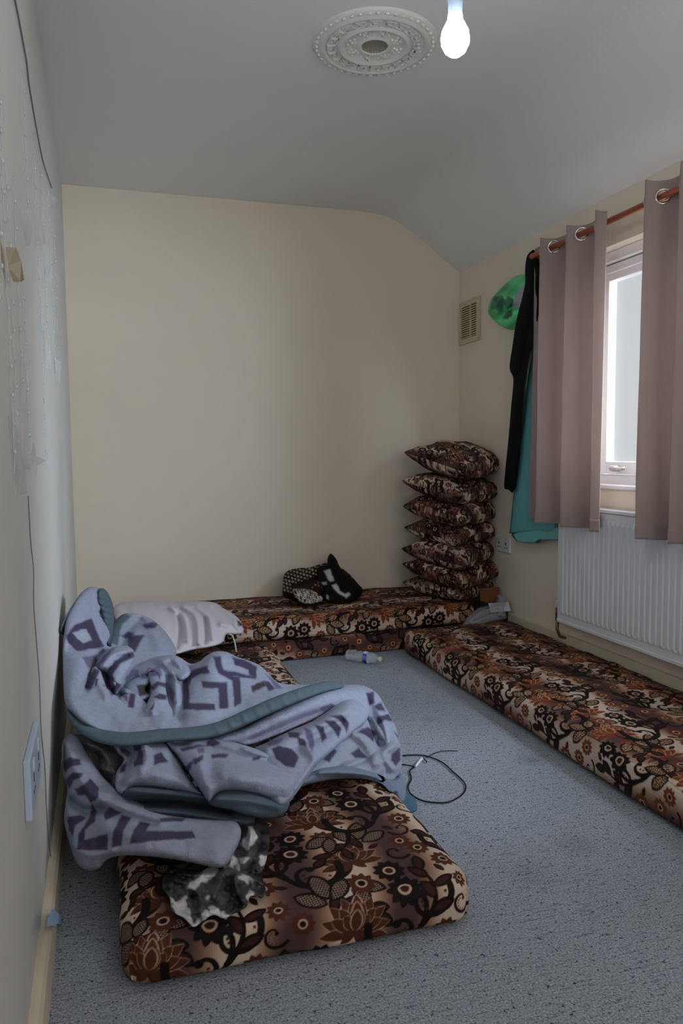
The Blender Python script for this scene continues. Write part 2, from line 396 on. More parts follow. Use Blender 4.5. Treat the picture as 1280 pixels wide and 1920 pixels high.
# skirtings
def skirting(name, axis, a0, a1, face, h, t):
    bm = bmesh.new(); pr = [(0, 0), (t, 0), (t, h*.82), (t*.75, h*.93), (t*.4, h), (0, h)]
    rs = []
    for a in (a0, a1):
        rs.append([bm.verts.new((face+s, a, z) if axis == 'y' else (a, face-s, z)) for s, z in pr])
    for i in range(len(pr)): j = (i+1) % len(pr); bm.faces.new((rs[0][i], rs[0][j], rs[1][j], rs[1][i]))
    bm.faces.new(rs[0]); bm.faces.new(rs[1][::-1])
    return struct(from_bm(name, bm, M_skirt))
skirting('baseboard_left', 'y', FY, BY, LX, .10, .02)['label'] = 'cream skirting along the left wall'
skirting('baseboard_back', 'x', LX+.02, WX-.02, BY, .12, .02)['label'] = 'cream skirting along the back wall'
bm = bmesh.new(); bx(bm, WX-.018, WX, FY, BY, 0, .15, .004)
struct(from_bm('baseboard_right', bm, M_skirt), 'cream skirting under the radiator')
# window
wr = bpy.data.objects.new('window_1', None); wr.location = (WX+.1, 2.19, OZ0); link(wr); struct(wr, 'white double-glazed window between beige curtains')
def wbox(name, x0, x1, y0, y1, z0, z1, m=M_upvc, bev=.004, parent=wr):
    o = box(name, x0-wr.location.x, x1-wr.location.x, y0-wr.location.y, y1-wr.location.y, z0-wr.location.z, z1-wr.location.z, m, parent, bev); return o
fx0, fx1 = WX+.092, WX+.13
def ring_frame(name, x0, x1, y0, y1, z0, z1, t, tt=None, parent=wr):
    bm = bmesh.new(); ox, oy, oz = wr.location; tt = tt or t
    for a in ((y0, y0+t, z0, z1), (y1-t, y1, z0, z1), (y0+t, y1-t, z0, z0+t), (y0+t, y1-t, z1-tt, z1)):
        bx(bm, x0-ox, x1-ox, a[0]-oy, a[1]-oy, a[2]-oz, a[3]-oz, .004)
    return from_bm(name, bm, M_upvc, parent)
ring_frame('window_frame', fx0, fx1, OY0, OY1, OZ0, OZ1, .055, .06)
wbox('head_rail', fx0-.035, fx0, OY0, OY1, OZ1-.045, OZ1)
wbox('head_rail', fx0-.018, fx0, OY0, OY1, OZ1-.085, OZ1-.05)
wbox('mullion', fx0, fx1, 1.90, 1.95, OZ0+.055, OZ1-.06)
for a, b in ((OY0+.055, 1.90), (1.95, OY1-.055)):
    s = ring_frame('sash', fx0-.012, fx1-.01, a+.002, b-.002, OZ0+.057, OZ1-.062, .055)
    g = wbox('glass_pane', fx1-.016, fx1-.011, a+.05, b-.05, OZ0+.105, OZ1-.11, M_glass, 0, s)
h = wbox('handle_base', fx0-.045, fx0-.012, 2.74, 2.77, OZ0+.07, OZ0+.095, M_chrome, .004, s); wbox('handle', fx0-.05, fx0-.035, 2.68, 2.77, OZ0+.075, OZ0+.09, M_chrome, .004, s)
wbox('window_sill', WX-.012, fx0, OY0, OY1, OZ0, OZ0+.016, M_upvc, .003)

# ------------------------------------------------------------------ ceiling rose
rose = empty('ceiling_rose', (.90, 2.45, CZ), 'round white moulded plaster ceiling rose with a hole in its middle', 'ceiling rose')
RM = Matrix.Diagonal((1, 1, -1, 1))
RR = .205
pr = [(.042, -.0), (.042, .012), (.048, .016), (.053, .012), (.056, .010), (.098, .010), (.104, .018), (.112, .020), (.118, .014), (.122, .011), (.160, .011), (.165, .017), (.172, .019), (.178, .014), (.186, .012), (.198, .010), (.205, .003), (.205, 0)]
from_bm('rose_disc', lathe_bm(bmesh.new(), pr, RM, 72), M_plaster, rose, True)
bm = bmesh.new(); lathe_bm(bm, [(.0, .0008), (.040, .0008), (.042, .004), (.042, .012)], RM, 32); from_bm('centre_hole', bm, mat('beige_hole', S(150, 146, 132), .9), rose, True)  # dull beige disc closes the rose's centre hole
def blob(bm, M): 
    r = bmesh.ops.create_icosphere(bm, subdivisions=1, radius=1); bmesh.ops.transform(bm, matrix=M, verts=r['verts'])
bm = bmesh.new()
for k in range(20):       # greek-key band
    a = 2*math.pi*k/20
    Rm = Matrix.Rotation(a, 4, 'Z')
    for (x0, x1, y0, y1) in ((.126, .130, -.019, .013), (.152, .156, -.019, .019), (.126, .152, .009, .013), (.136, .140, -.012, .009), (.136, .148, -.012, -.008)):
        bx(bm, x0, x1, y0, y1, -.0165, -.009, 0, Rm)
kb = from_bm('key_band', bm, M_plaster, rose); 
bm = bmesh.new()
for k in range(44): a = 2*math.pi*k/44; blob(bm, Matrix.Translation((.191*math.cos(a), .191*math.sin(a), -.012)) @ Matrix.Rotation(a, 4, 'Z') @ Matrix.Diagonal((.006, .009, .005, 1)))
from_bm('beaded_rim', bm, M_plaster, rose, True)
for k in range(8):
    bm = bmesh.new(); a = 2*math.pi*k/8
    for da, rr, sz in ((0, .076, .010), (.12, .088, .007), (-.12, .088, .007), (.10, .066, .006), (-.10, .066, .006), (.26, .078, .005)):
        blob(bm, Matrix.Translation((rr*math.cos(a+da), rr*math.sin(a+da), -.011)) @ Matrix.Rotation(a, 4, 'Z') @ Matrix.Diagonal((sz, sz*.7, .006, 1)))
    from_bm('floral_relief', bm, M_plaster, rose, True)

# ------------------------------------------------------------------ bare bulb on its flex
BU = at_y(853, 72, 1.52)
pend = empty('pendant_bulb', (BU[0], BU[1], CZ), 'bare lit bulb hanging on a white flex near the ceiling rose', 'light bulb')
dz = BU[2]-CZ
cx_ = at_y(849, 8, 1.52)-np.array([BU[0], BU[1], CZ])
T0 = Matrix.Translation((0, 0, dz))
bm = bmesh.new(); lathe_bm(bm, [(.001, -.036), (.012, -.034), (.022, -.026), (.029, -.012), (.030, 0), (.028, .013), (.021, .027), (.016, .036), (.0145, .048)], T0, 32)
M_bulb = mat('lit_bulb_glass', (1, 1, 1), .4, emit=((.84, .94, 1.0), 95.0))
from_bm('bulb', bm, M_bulb, pend, True)
bm = bmesh.new(); lathe_bm(bm, [(.001, .047), (.015, .047), (.015, .075), (.017, .076), (.017, .082), (.0155, .083), (.0155, .118), (.010, .124), (.004, .128), (.001, .128)], T0, 24)
from_bm('lamp_holder', bm, mat('lamp_holder_plastic', S(96, 106, 116), .6), pend, True)
tube('flex', [(0, 0, dz+.126), (0, 0, dz+.2), (0, 0, -.005)], .0035, M_plastic, pend)
bm = bmesh.new(); lathe_bm(bm, [(.001, -.03), (.03, -.028), (.042, -.012), (.045, 0), (.001, 0)], Matrix.Identity(4), 24); from_bm('ceiling_cap', bm, M_plastic, pend, True)

# ------------------------------------------------------------------ mattresses
def rounded_slab(name, xs, ys, zs, r, uvfn, parent, phase, m=M_floral, wav=.004, seed=1, flipuv=False, skew=0.0, rz=0.0, taper=None):
    """closed-top slab from coordinate arrays (top and four sides, finely gridded), with rounded edges"""
    xs, ys, zs = map(np.asarray, (xs, ys, zs)); x0, x1, y0, y1, z0, z1 = xs[0], xs[-1], ys[0], ys[-1], zs[0], zs[-1]
    P = []; UV = []; Fs = []; off = 0
    def add(A, B, pos, uv):
        nonlocal off
        a, b = np.meshgrid(A, B, indexing='ij'); P.append(np.stack(pos(a, b), -1).reshape(-1, 3)); UV.append(np.stack(uv(a, b), -1).reshape(-1, 2))
        na, nb = len(A), len(B); i = np.arange(na-1)[:, None]*nb+np.arange(nb-1)[None, :]+off
        Fs.append(np.stack([i, i+nb, i+nb+1, i+1], -1).reshape(-1, 4)); off += na*nb
    K = lambda a, v: np.full_like(a, v)
    add(xs, ys, lambda a, b: (a, b, K(a, z1)), lambda a, b: (a, b))
    add(xs, zs, lambda a, b: (a, K(a, y0), b), lambda a, b: (a, y0-(z1-b)))
    add(xs, zs, lambda a, b: (a, K(a, y1), b), lambda a, b: (a, y1+(z1-b)))
    add(ys, zs, lambda a, b: (K(a, x0), a, b), lambda a, b: (x0-(z1-b), a))
    add(ys, zs, lambda a, b: (K(a, x1), a, b), lambda a, b: (x1+(z1-b), a))
    xb = np.linspace(x0, x1, 6); 
    P = np.concatenate(P); UV = np.concatenate(UV); Fs = np.concatenate(Fs)
    key = np.round(P*20000).astype(np.int64); _, idx, inv = np.unique(key, axis=0, return_index=True, return_inverse=True)
    inv = inv.ravel(); P = P[idx]; UV = UV[idx]; Fs = inv[Fs]
    lo = np.array([x0+r, y0+r, z0+r*.6]); hi = np.array([x1-r, y1-r, z1-r*.75]); c = np.clip(P, lo, hi)
    d = P-c; rr = np.array([r, r, 1.0]); zr = np.where(d[:, 2] > 0, r*.75, r*.6); dn = np.stack([d[:, 0]/r, d[:, 1]/r, d[:, 2]/zr], -1)
    L = np.linalg.norm(dn, axis=1); Linf = np.abs(dn).max(1); s = np.where(L > 1e-9, Linf/np.maximum(L, 1e-9), 1)
    Q = c+d*s[:, None]
    # lumps: crown of the top, bulge of the sides, bottom seam drawn in
    cxm, cym = (x0+x1)/2, (y0+y1)/2
    e = np.clip(1-np.abs((P[:, 0]-cxm)/(x1-cxm))**4, 0, 1)*np.clip(1-np.abs((P[:, 1]-cym)/(y1-cym))**8, 0, 1)
    zt = (P[:, 2]-z0)/(z1-z0)
    Q[:, 2] += zt*(e*.006+wav*2*noise2(P[:, 0]+3, P[:, 1]+7, .16, seed)+wav*noise2(P[:, 0], P[:, 1], .06, seed+1))
    bul = np.sin(np.pi*np.clip(zt, 0, 1))*.006+wav*1.5*noise2(P[:, 0]+P[:, 1], P[:, 2]+5, .09, seed+2)
    Q[:, 0] += np.where(np.abs(P[:, 0]-x1) < 1e-6, bul, 0)-np.where(np.abs(P[:, 0]-x0) < 1e-6, bul, 0)
    Q[:, 1] += np.where(np.abs(P[:, 1]-y1) < 1e-6, bul, 0)-np.where(np.abs(P[:, 1]-y0) < 1e-6, bul, 0)
    Q[:, 2] = np.maximum(Q[:, 2], z0)
    if taper is not None: Q = taper(Q)
    if rz:
        ca, sa = math.cos(rz), math.sin(rz); X = Q[:, 0]-cxm; Y = Q[:, 1]-cym; Q[:, 0] = cxm+X*ca-Y*sa; Q[:, 1] = cym+X*sa+Y*ca
    u, v = (UV[:, 1], UV[:, 0]) if flipuv else (UV[:, 0], UV[:, 1])
    return mesh_np(name, Q, Fs, m, parent, floral(u, v, phase), origin=(cxm, cym, z0)), Q, (cxm, cym, z0)
def mattress(label, xs, ys, z0, z1, r, phase, dz=.004, **kw):
    o, Q, c = rounded_slab('mattress', xs, ys, np.arange(z0, z1+dz/2, dz) if (z1-z0)/dz % 1 < .01 else np.linspace(z0, z1, int((z1-z0)/dz)+1), r, None, None, phase, **kw)
    tag(o, label, 'mattress', None); return o
fine = lambda a, b, s: list(np.linspace(a, b, max(2, int(round((b-a)/s))+1)))
# near-left long mattress: front end visible, rest under the blanket
def skewl(Q):
    # front right corner pulled, right side bowing slightly as the cushion sags
    Q = Q.copy(); t = np.clip((Q[:, 0]-.01)/.7, 0, 1); f = np.clip((1.75-Q[:, 1])/.35, 0, 1)
    Q[:, 1] += -.012*t*f; return Q
m1 = mattress('brown floral floor mattress in the foreground half under the blanket', fine(.012, .718, .0019), fine(1.395, 1.95, .0019)+fine(1.956, 2.7, .012)[:-1]+fine(2.7, 3.42, .0045), 0, .112, .045, 0.3, dz=.002, wav=.005, taper=skewl)
WARM[0] = True                      # brighter rust on the other three mattresses paints in their window-lit sheen
m2 = mattress('brown floral floor mattress lying along the window wall under the radiator', fine(1.405, 2.008, .0030), fine(1.25, 2.2, .0030)+fine(2.204, 3.475, .004), 0, .122, .04, 2.1, dz=.003, wav=.006, seed=5)
m3 = mattress('brown floral mattress on the floor, lower of the two at the back wall', fine(-.10, 1.80, .004), fine(3.50, 3.54, .004)+fine(3.56, 4.09, .03), 0, .100, .028, 4.4, dz=.0035, wav=.003, seed=9, flipuv=True, rz=R(1.2))
m4 = mattress('brown floral mattress stacked on top of another at the back wall', fine(-.10, 1.83, .0034), fine(3.50, 4.09, .0034), .1005, .212, .040, 5.7, dz=.0034, wav=.006, seed=13, flipuv=True, rz=R(1.2))

# ------------------------------------------------------------------ scatter cushions stacked in the corner
TOPS = np.full((120, 130), .219)
def cushion(z, yaw, c, hx, hy, th, tilt, phase, seed, label, tipz):
    n = 96; a = np.linspace(-1, 1, n); U, Vv = np.meshgrid(a, a, indexing='ij')
    edge = (1-U**2)*(1-Vv**2)
    prof = np.clip(edge, 0, 1)**.42
    # star-shaped outline: straight sides drawn in between pointed corners
    sx = 1-.10*(1-Vv**2)*np.abs(U)**2; sy = 1-.10*(1-U**2)*np.abs(Vv)**2
    X = U*sx*hx; Y = Vv*sy*hy
    nz = noise2(U*hx+seed, Vv*hy+2*seed, .07, seed)*.02*prof+noise2(U*hx+seed, Vv*hy+seed, .03, seed+3)*.006*prof
    corner = (np.abs(U)*np.abs(Vv))**4
    Vs = []; Cs = []
    ca, sa = math.cos(yaw), math.sin(yaw)
    for s in (1, -1):
        Z = s*prof*th*.5*(1.0 if s > 0 else .96)+nz+corner*tipz+.012*np.sin(U*3+seed)*(1-prof)
        P = np.stack([X, Y, Z], -1).reshape(-1, 3)
        ct, st = math.cos(tilt), math.sin(tilt)
        # tilt about the across-axis (front lower) in world after yaw
        Q = np.empty_like(P); Q[:, 0] = P[:, 0]*ca-P[:, 1]*sa; Q[:, 1] = P[:, 0]*sa+P[:, 1]*ca; Q[:, 2] = P[:, 2]+Q[:, 1]*math.tan(tilt); Q[:, 0] *= .86
        Vs.append(Q); kf = 1+(1-prof)*th*.45/np.maximum(np.hypot(U*hx, Vv*hy), .05); Cs.append(floral((U*hx*kf+s*.04).ravel(), (Vv*hy*kf+s*.1).ravel(), phase+s*1.7))
    V = np.concatenate(Vs); C = np.concatenate(Cs)
    i = np.arange(n-1)[:, None]*n+np.arange(n-1)[None, :]; f = np.stack([i, i+n, i+n+1, i+1], -1).reshape(-1, 4)
    Ff = np.concatenate([f, (f+n*n)[:, ::-1]])
    V = V+np.array([c[0], c[1], z])
    lim = WX-.004; over = np.maximum(V[:, 0]-(lim-.012), 0); V[:, 0] = np.where(over > 0, lim-.012+.012*(1-np.exp(-over/.012)), V[:, 0])
    over = np.maximum(V[:, 1]-(BY-.035), 0); V[:, 1] = np.where(over > 0, BY-.035+.03*(1-np.exp(-over/.03)), V[:, 1])
    gx = lambda P: (np.clip(((P[:, 0]-1.3)/.008).astype(int), 0, 119), np.clip(((P[:, 1]-3.2)/.008).astype(int), 0, 129))
    N_ = n*n; top, bot = V[:N_], V[N_:]
    ix = gx(bot); bot[:, 2] = np.maximum(bot[:, 2], TOPS[ix]+.0015)
    ix = gx(top); base_ = TOPS[ix]; top[:, 2] = np.maximum(top[:, 2], base_+.0035)
    i2 = (np.abs(U)*0+np.maximum(np.abs(U), np.abs(Vv)) > .9999).ravel(); bot[i2, 2] = np.minimum(bot[i2, 2], top[i2, 2]); top[i2, 2] = bot[i2, 2]
    new = TOPS.copy()
    for dx in (-1, 0, 1):
        for dy in (-1, 0, 1): np.maximum.at(new, (np.clip(ix[0]+dx, 0, 119), np.clip(ix[1]+dy, 0, 129)), top[:, 2])
    TOPS[:] = new; V = np.concatenate([top, bot])
    o = mesh_np('cushion', V, Ff, M_floral, None, C, origin=(c[0], c[1], z)); return tag(o, label, 'cushion', 'brown floral cushions stacked in the corner')
specs = [  # z, yaw, centre, half sizes, tilt, label
 (.258, R(25), (1.83, 3.79), .235, .215, .105, R(3), 'bottom brown floral cushion of the corner stack, resting on the mattress', .0),
 (.352, R(20), (1.835, 3.76), .245, .220, .125, R(7), 'second brown floral cushion from the bottom of the corner stack', .01),
 (.457, R(29), (1.83, 3.77), .240, .215, .125, R(8), 'third brown floral cushion from the bottom of the corner stack', .01),
 (.570, R(21), (1.83, 3.79), .235, .210, .120, R(6), 'middle brown floral cushion of the corner stack', .01),
 (.686, R(27), (1.825, 3.77), .240, .215, .130, R(9), 'third brown floral cushion from the top of the corner stack', .01),
 (.806, R(23), (1.835, 3.76), .240, .215, .130, R(10), 'second brown floral cushion from the top of the corner stack', .01),
 (.952, R(24), (1.83, 3.75), .240, .220, .135, R(14), 'topmost brown floral cushion of the corner stack', .005)]
WARM[0] = False
for i, s in enumerate(specs): cushion(s[0], s[1], (s[2][0]+(0, -.004, -.012, .012, .004, -.010, .006)[i], s[2][1]), s[3], s[4], s[5]*1.3, s[6], 1.3*i+.6, 11+i, s[7], s[8])

# ------------------------------------------------------------------ draped / crumpled cloth
def inside(px, py, poly):
    r = np.zeros(px.shape, bool); P = np.asarray(poly, float); n = len(P); j = n-1
    for i in range(n):
        xi, yi = P[i]; xj, yj = P[j]
        c = ((yi > py) != (yj > py)) & (px < (xj-xi)*(py-yi)/((yj-yi) if yj != yi else 1e-9)+xi); r ^= c; j = i
    return r
def dist_poly(px, py, P, closed=False):
    P = np.asarray(P, float); n = len(P); d = np.full(px.shape, 1e9); qx = px.copy(); qy = py.copy()
    for i in range(n if closed else n-1):
        a = P[i]; b = P[(i+1) % n]; ab = b-a; L = ab@ab+1e-9
        t = np.clip(((px-a[0])*ab[0]+(py-a[1])*ab[1])/L, 0, 1); x = a[0]+t*ab[0]; y = a[1]+t*ab[1]
        dd = np.hypot(px-x, py-y); m = dd < d; d = np.where(m, dd, d); qx = np.where(m, x, qx); qy = np.where(m, y, qy)
    return d, qx, qy
def tps(pts):
    P = np.array(pts, float); n = len(P); xy = P[:, :2]/100
    r = np.hypot(xy[:, None, 0]-xy[None, :, 0], xy[:, None, 1]-xy[None, :, 1]); K = np.where(r > 0, r*r*np.log(r+1e-12), 0)+np.eye(n)*.02
    A = np.zeros((n+3, n+3)); A[:n, :n] = K; A[:n, n] = 1; A[:n, n+1:] = xy; A[n:, :n] = A[:n, n:].T
    wgt = np.linalg.lstsq(A, np.concatenate([P[:, 2], np.zeros(3)]), rcond=None)[0]
    def f(px, py):
        x = px/100; y = py/100; out = wgt[n]+wgt[n+1]*x+wgt[n+2]*y
        for i in range(n):
            rr = np.hypot(x-xy[i, 0], y-xy[i, 1]); out = out+wgt[i]*np.where(rr > 0, rr*rr*np.log(rr+1e-12), 0)
        return out
    return f
def support(x, y):
    z = np.zeros_like(x)+.006
    z = np.where((x > .005) & (x < .725) & (y > 1.39) & (y < 3.45), .121, z)
    z = np.where((x > -.1) & (x < 1.84) & (y > 3.49), .222, z)
    return z
def drape(name, outline, depth, m, parent, base=(1, 1, 1), prints=(), ridges=(), step=3.0, edge=14, bulge=.03, thick=.05, n=6, lump=.004, lumpsc=26, seed=1, origin=(0, 0, 0), sup=True, wallx=None, colnoise=0, smooth_outline=True):
    """A soft sheet or bundle. outline and depth place its face in the room; it is given rounded edges, folds and a back."""
    O = np.array(smooth_pts(outline, n, True)) if smooth_outline else np.array(outline, float)
    x0, y0 = O.min(0)-step; x1, y1 = O.max(0)+step
    gx = np.arange(x0, x1+step, step); gy = np.arange(y0, y1+step, step); X, Y = np.meshgrid(gx, gy, indexing='ij')
    ins = inside(X, Y, O); d, qx, qy = dist_poly(X, Y, O, True)
    # cells touched by the shape; outside corners snap on to the outline
    anyin = ins[:-1, :-1] | ins[1:, :-1] | ins[:-1, 1:] | ins[1:, 1:]
    cx = (X[:-1, :-1]+X[1:, 1:])/2; cy = (Y[:-1, :-1]+Y[1:, 1:])/2; cell = inside(cx, cy, O) | (anyin & False)
    used = np.zeros(X.shape, bool); used[:-1, :-1] |= cell; used[1:, :-1] |= cell; used[:-1, 1:] |= cell; used[1:, 1:] |= cell
    full = np.zeros(X.shape, int); full[:-1, :-1] += cell; full[1:, :-1] += cell; full[:-1, 1:] += cell; full[1:, 1:] += cell
    bd = used & (full < 4)
    PX = np.where(bd, qx, X); PY = np.where(bd, qy, Y); D = np.where(bd, 0, d)
    idx = -np.ones(X.shape, int); idx[used] = np.arange(used.sum())
    px = PX[used]; py = PY[used]; dd = D[used]; isb = bd[used]
    Yf = depth(px, py) if callable(depth) else tps(depth)(px, py)
    dr = ray(px, py); t = Yf/dr[:, 1]
    q = np.clip(dd/edge, 0, 1); t_edge = t.copy(); t = t-bulge*np.sqrt(np.clip(1-(1-q)**2, 0, 1))
    for r in ridges:
        pts, wd, amp = r[0], r[1], r[2]
        rd, _, _ = dist_poly(px, py, smooth_pts(pts, 5)); t = t-amp*(1.85 if m.name.startswith('fleece') else 2.4 if name == 'white_pillow' else 1.3)*np.exp(-(rd/wd)**2)*np.clip(dd/8, 0, 1)
    t = t+(noise2(px+500*seed, py, lumpsc, seed)*lump*2+noise2(px+80, py+300*seed, lumpsc*.4, seed+5)*lump*.8)*np.clip(dd/8, 0, 1)
    tb = t_edge+thick*q**.6
    def clampz(t, eps):
        for _ in range(3):
            P = CAM+t[:, None]*dr; z = support(P[:, 0], P[:, 1])+eps if sup else np.full_like(t, -9)
            tz = np.where(dr[:, 2] < 0, (z-1)/dr[:, 2], 1e9); t = np.minimum(t, tz)
        if wallx is not None:
            P = CAM+t[:, None]*dr
            if wallx < 0: t = np.where(P[:, 0] < wallx+eps, np.minimum(t, np.where(dr[:, 0] < 0, (wallx+eps)/dr[:, 0], 1e9)), t)
            else: t = np.minimum(t, np.where(dr[:, 0] > 0, (wallx-eps)/dr[:, 0], 1e9))
        tb_ = np.where(dr[:, 1] > 0, (BY-.004-eps)/dr[:, 1], 1e9); return np.minimum(t, tb_)
    t = clampz(t, .004); tb = np.maximum(clampz(tb, 0.0), t+.0015); tb = np.where(isb, t, tb)
    VF = CAM+t[:, None]*dr; VB = CAM+tb[:, None]*dr
    nF = len(px)
    c0 = idx[:-1, :-1][cell]; c1 = idx[1:, :-1][cell]; c2 = idx[1:, 1:][cell]; c3 = idx[:-1, 1:][cell]
    fF = np.stack([c0, c3, c2, c1], -1)
    bmap = np.arange(nF)+nF; bmap[isb] = np.arange(nF)[isb]         # back shares boundary verts
    fB = bmap[np.stack([c0, c1, c2, c3], -1)]
    keepB = ~isb; remap = -np.ones(2*nF, int); remap[:nF] = np.arange(nF); remap[nF:][keepB] = nF+np.arange(keepB.sum())
    V = np.concatenate([VF, VB[keepB]]); Ff = np.concatenate([fF, remap[fB]])
    if isinstance(base, tuple) and len(base) == 3: C = np.tile(np.array(lin(np.array(base)/255.)), (nF, 1))
    else: C = base(px, py)
    for poly, c in prints:
        P_ = np.array(poly, float)
        wob = 1.0
        X_ = px+noise2(px, py, 7, 3)*wob*2; Y_ = py+noise2(px+99, py, 7, 4)*wob*2
        i_ = inside(X_, Y_, P_); dd_, _, _ = dist_poly(X_, Y_, P_, True); k = np.clip(.5+np.where(i_, dd_, -dd_)/3.0, 0, 1)[:, None]
        C = C*(1-k)+lin(np.array(c)/255.)*k
    if colnoise: C = C*(1+colnoise*noise2(px, py, 5, 8))[:, None]
    C = np.concatenate([C, C[keepB]])
    return mesh_np(name, V, Ff, m, parent, C, origin=origin) if parent is None else mesh_np(name, V-np.array(parent.location), Ff, m, parent, C)
def band(a, b): return list(a)+list(b)[::-1]

LIL = (156, 163, 186); PUR = (72, 66, 92); TEAL = (92, 108, 120); GRYB = (120, 112, 112); LIG = (164, 171, 194)
# ------------------------------------------------------------------ the blanket: one thing, several folds and its teal binding
bl = empty('blanket', (.33, 2.2, .12), 'crumpled lilac-grey fleece blanket with purple key pattern and teal binding', 'blanket')
Z_ = M_fleece
# back loops standing up against the wall corner
drape('binding', [(186, 1104), (200, 1108), (212, 1135), (214, 1165), (210, 1195), (203, 1212), (196, 1190), (190, 1150), (182, 1125)], [(186, 1104, 2.70), (212, 1150, 2.72), (200, 1210, 2.62)], Z_, bl, TEAL, edge=11, bulge=.035, thick=.06,
      ridges=[([(186, 1120+i*11), (214, 1128+i*11)], 2.2, .006) for i in range(7)], step=2.2, lump=.001, seed=2)
drape('fold', [(203, 1190), (215, 1165), (235, 1150), (262, 1152), (290, 1165), (318, 1195), (330, 1228), (300, 1250), (240, 1262), (215, 1240)],
      [(215, 1170, 2.85), (260, 1155, 2.95), (320, 1200, 2.85), (250, 1250, 2.55), (310, 1245, 2.6), (210, 1230, 2.55)], Z_, bl, LIL, edge=26, bulge=.05, thick=.10,
      prints=[([(196, 1200), (207, 1162), (232, 1150), (247, 1155), (228, 1172), (221, 1210)], TEAL), ([(265, 1172), (285, 1166), (298, 1168), (290, 1177), (275, 1180)], PUR),
              ([(240, 1192), (272, 1190), (262, 1205), (250, 1226), (240, 1212)], PUR), ([(226, 1192), (240, 1184), (252, 1188), (236, 1198)], PUR)], step=2.5, seed=4,
      ridges=[([(225, 1215), (240, 1180), (262, 1160)], 10, -.03), ([(285, 1170), (300, 1210)], 14, .02)])
# binding seen at the left of the peak
drape('binding', [(113, 1180), (126, 1150), (142, 1125), (156, 1108), (165, 1112), (150, 1130), (135, 1158), (122, 1190)], [(118, 1180, 2.50), (158, 1108, 2.70)], Z_, bl, TEAL, edge=8, bulge=.015, thick=.02, step=2.2, lump=.001, wallx=-.138)
# the main standing cloth
MAIN = [(158, 1106), (172, 1100), (188, 1104), (194, 1120), (196, 1140), (188, 1150), (200, 1172), (206, 1192), (200, 1210), (222, 1213), (240, 1211), (252, 1228), (250, 1248), (272, 1240), (290, 1232), (318, 1228),
        (336, 1232), (356, 1244), (374, 1240), (392, 1226), (408, 1221), (426, 1223), (446, 1232), (470, 1240), (490, 1250), (508, 1268), (520, 1279), (548, 1284), (585, 1285), (560, 1302), (520, 1318),
        (470, 1342), (420, 1366), (360, 1376), (300, 1376), (240, 1384), (200, 1378), (165, 1366), (138, 1345), (122, 1318), (119, 1280), (118, 1240), (119, 1200), (124, 1160), (140, 1128)]
dm = [(172, 1100, 2.72), (126, 1160, 2.52), (196, 1180, 2.62), (119, 1240, 2.33), (119, 1300, 2.12), (140, 1345, 2.02), (200, 1378, 1.955), (300, 1376, 1.93), (420, 1366, 1.97), (520, 1318, 2.08), (585, 1285, 2.22),
      (210, 1215, 2.52), (160, 1290, 2.17), (220, 1330, 2.10), (300, 1235, 2.52), (250, 1290, 2.33), (330, 1330, 2.12), (400, 1225, 2.46), (390, 1290, 2.28), (450, 1330, 2.10), (480, 1250, 2.42), (470, 1290, 2.25), (540, 1285, 2.27)]
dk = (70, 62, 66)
pr = [([(124, 1192), (140, 1172), (172, 1160), (184, 1190), (196, 1214), (172, 1216), (145, 1222), (128, 1205)], PUR),
      ([(136, 1187), (150, 1181), (162, 1180), (172, 1200), (156, 1206), (144, 1196)], LIG),
      ([(154, 1232), (180, 1229), (184, 1240), (170, 1258), (160, 1244)], (110, 106, 134)),
      ([(172, 1256), (182, 1252), (190, 1260), (180, 1285), (168, 1294), (160, 1290)], PUR),
      ([(196, 1245), (215, 1222), (240, 1215), (249, 1222), (222, 1236), (206, 1262), (214, 1282), (228, 1290), (210, 1304), (198, 1285)], PUR),
      ([(180, 1246), (196, 1222), (214, 1214), (202, 1232), (188, 1252)], (100, 96, 128)),
      ([(228, 1303), (238, 1306), (240, 1318), (233, 1312)], (116, 110, 140)), ([(244, 1300), (254, 1304), (249, 1328), (239, 1326)], PUR),
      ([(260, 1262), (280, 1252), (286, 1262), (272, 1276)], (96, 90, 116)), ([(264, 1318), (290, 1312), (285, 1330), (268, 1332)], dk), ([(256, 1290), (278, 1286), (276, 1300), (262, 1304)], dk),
      ([(276, 1252), (298, 1250), (304, 1266), (290, 1278), (280, 1268)], (110, 104, 136)),
      ([(296, 1278), (316, 1280), (328, 1300), (324, 1320), (314, 1300), (300, 1290)], (110, 106, 134)), ([(296, 1304), (314, 1300), (316, 1310), (298, 1312)], PUR),
      # key motifs on the smooth face
      ([(352, 1263), (370, 1252), (389, 1248), (393, 1263), (376, 1264), (360, 1272), (352, 1292)], PUR), ([(339, 1280), (352, 1268), (356, 1318), (402, 1319), (403, 1331), (342, 1331)], PUR),
      ([(378, 1277), (426, 1279), (428, 1329), (411, 1329), (409, 1291), (379, 1289)], PUR),
      ([(399, 1231), (414, 1230), (418, 1256), (452, 1262), (478, 1270), (479, 1274), (438, 1268), (452, 1319), (440, 1325), (436, 1278), (408, 1262)], PUR), ([(436, 1268), (450, 1270), (453, 1315), (439, 1325)], PUR),
      ([(434, 1231), (460, 1238), (481, 1250), (480, 1272), (467, 1266), (466, 1256), (440, 1246)], PUR),
      ([(470, 1287), (494, 1276), (500, 1286), (474, 1298)], dk), ([(494, 1276), (504, 1278), (516, 1292), (504, 1297)], PUR), ([(497, 1262), (510, 1272), (530, 1290), (518, 1292)], (110, 106, 140)),
      ([(305, 1245), (318, 1240), (325, 1262), (345, 1270), (340, 1286), (322, 1275)], (130, 132, 150))]
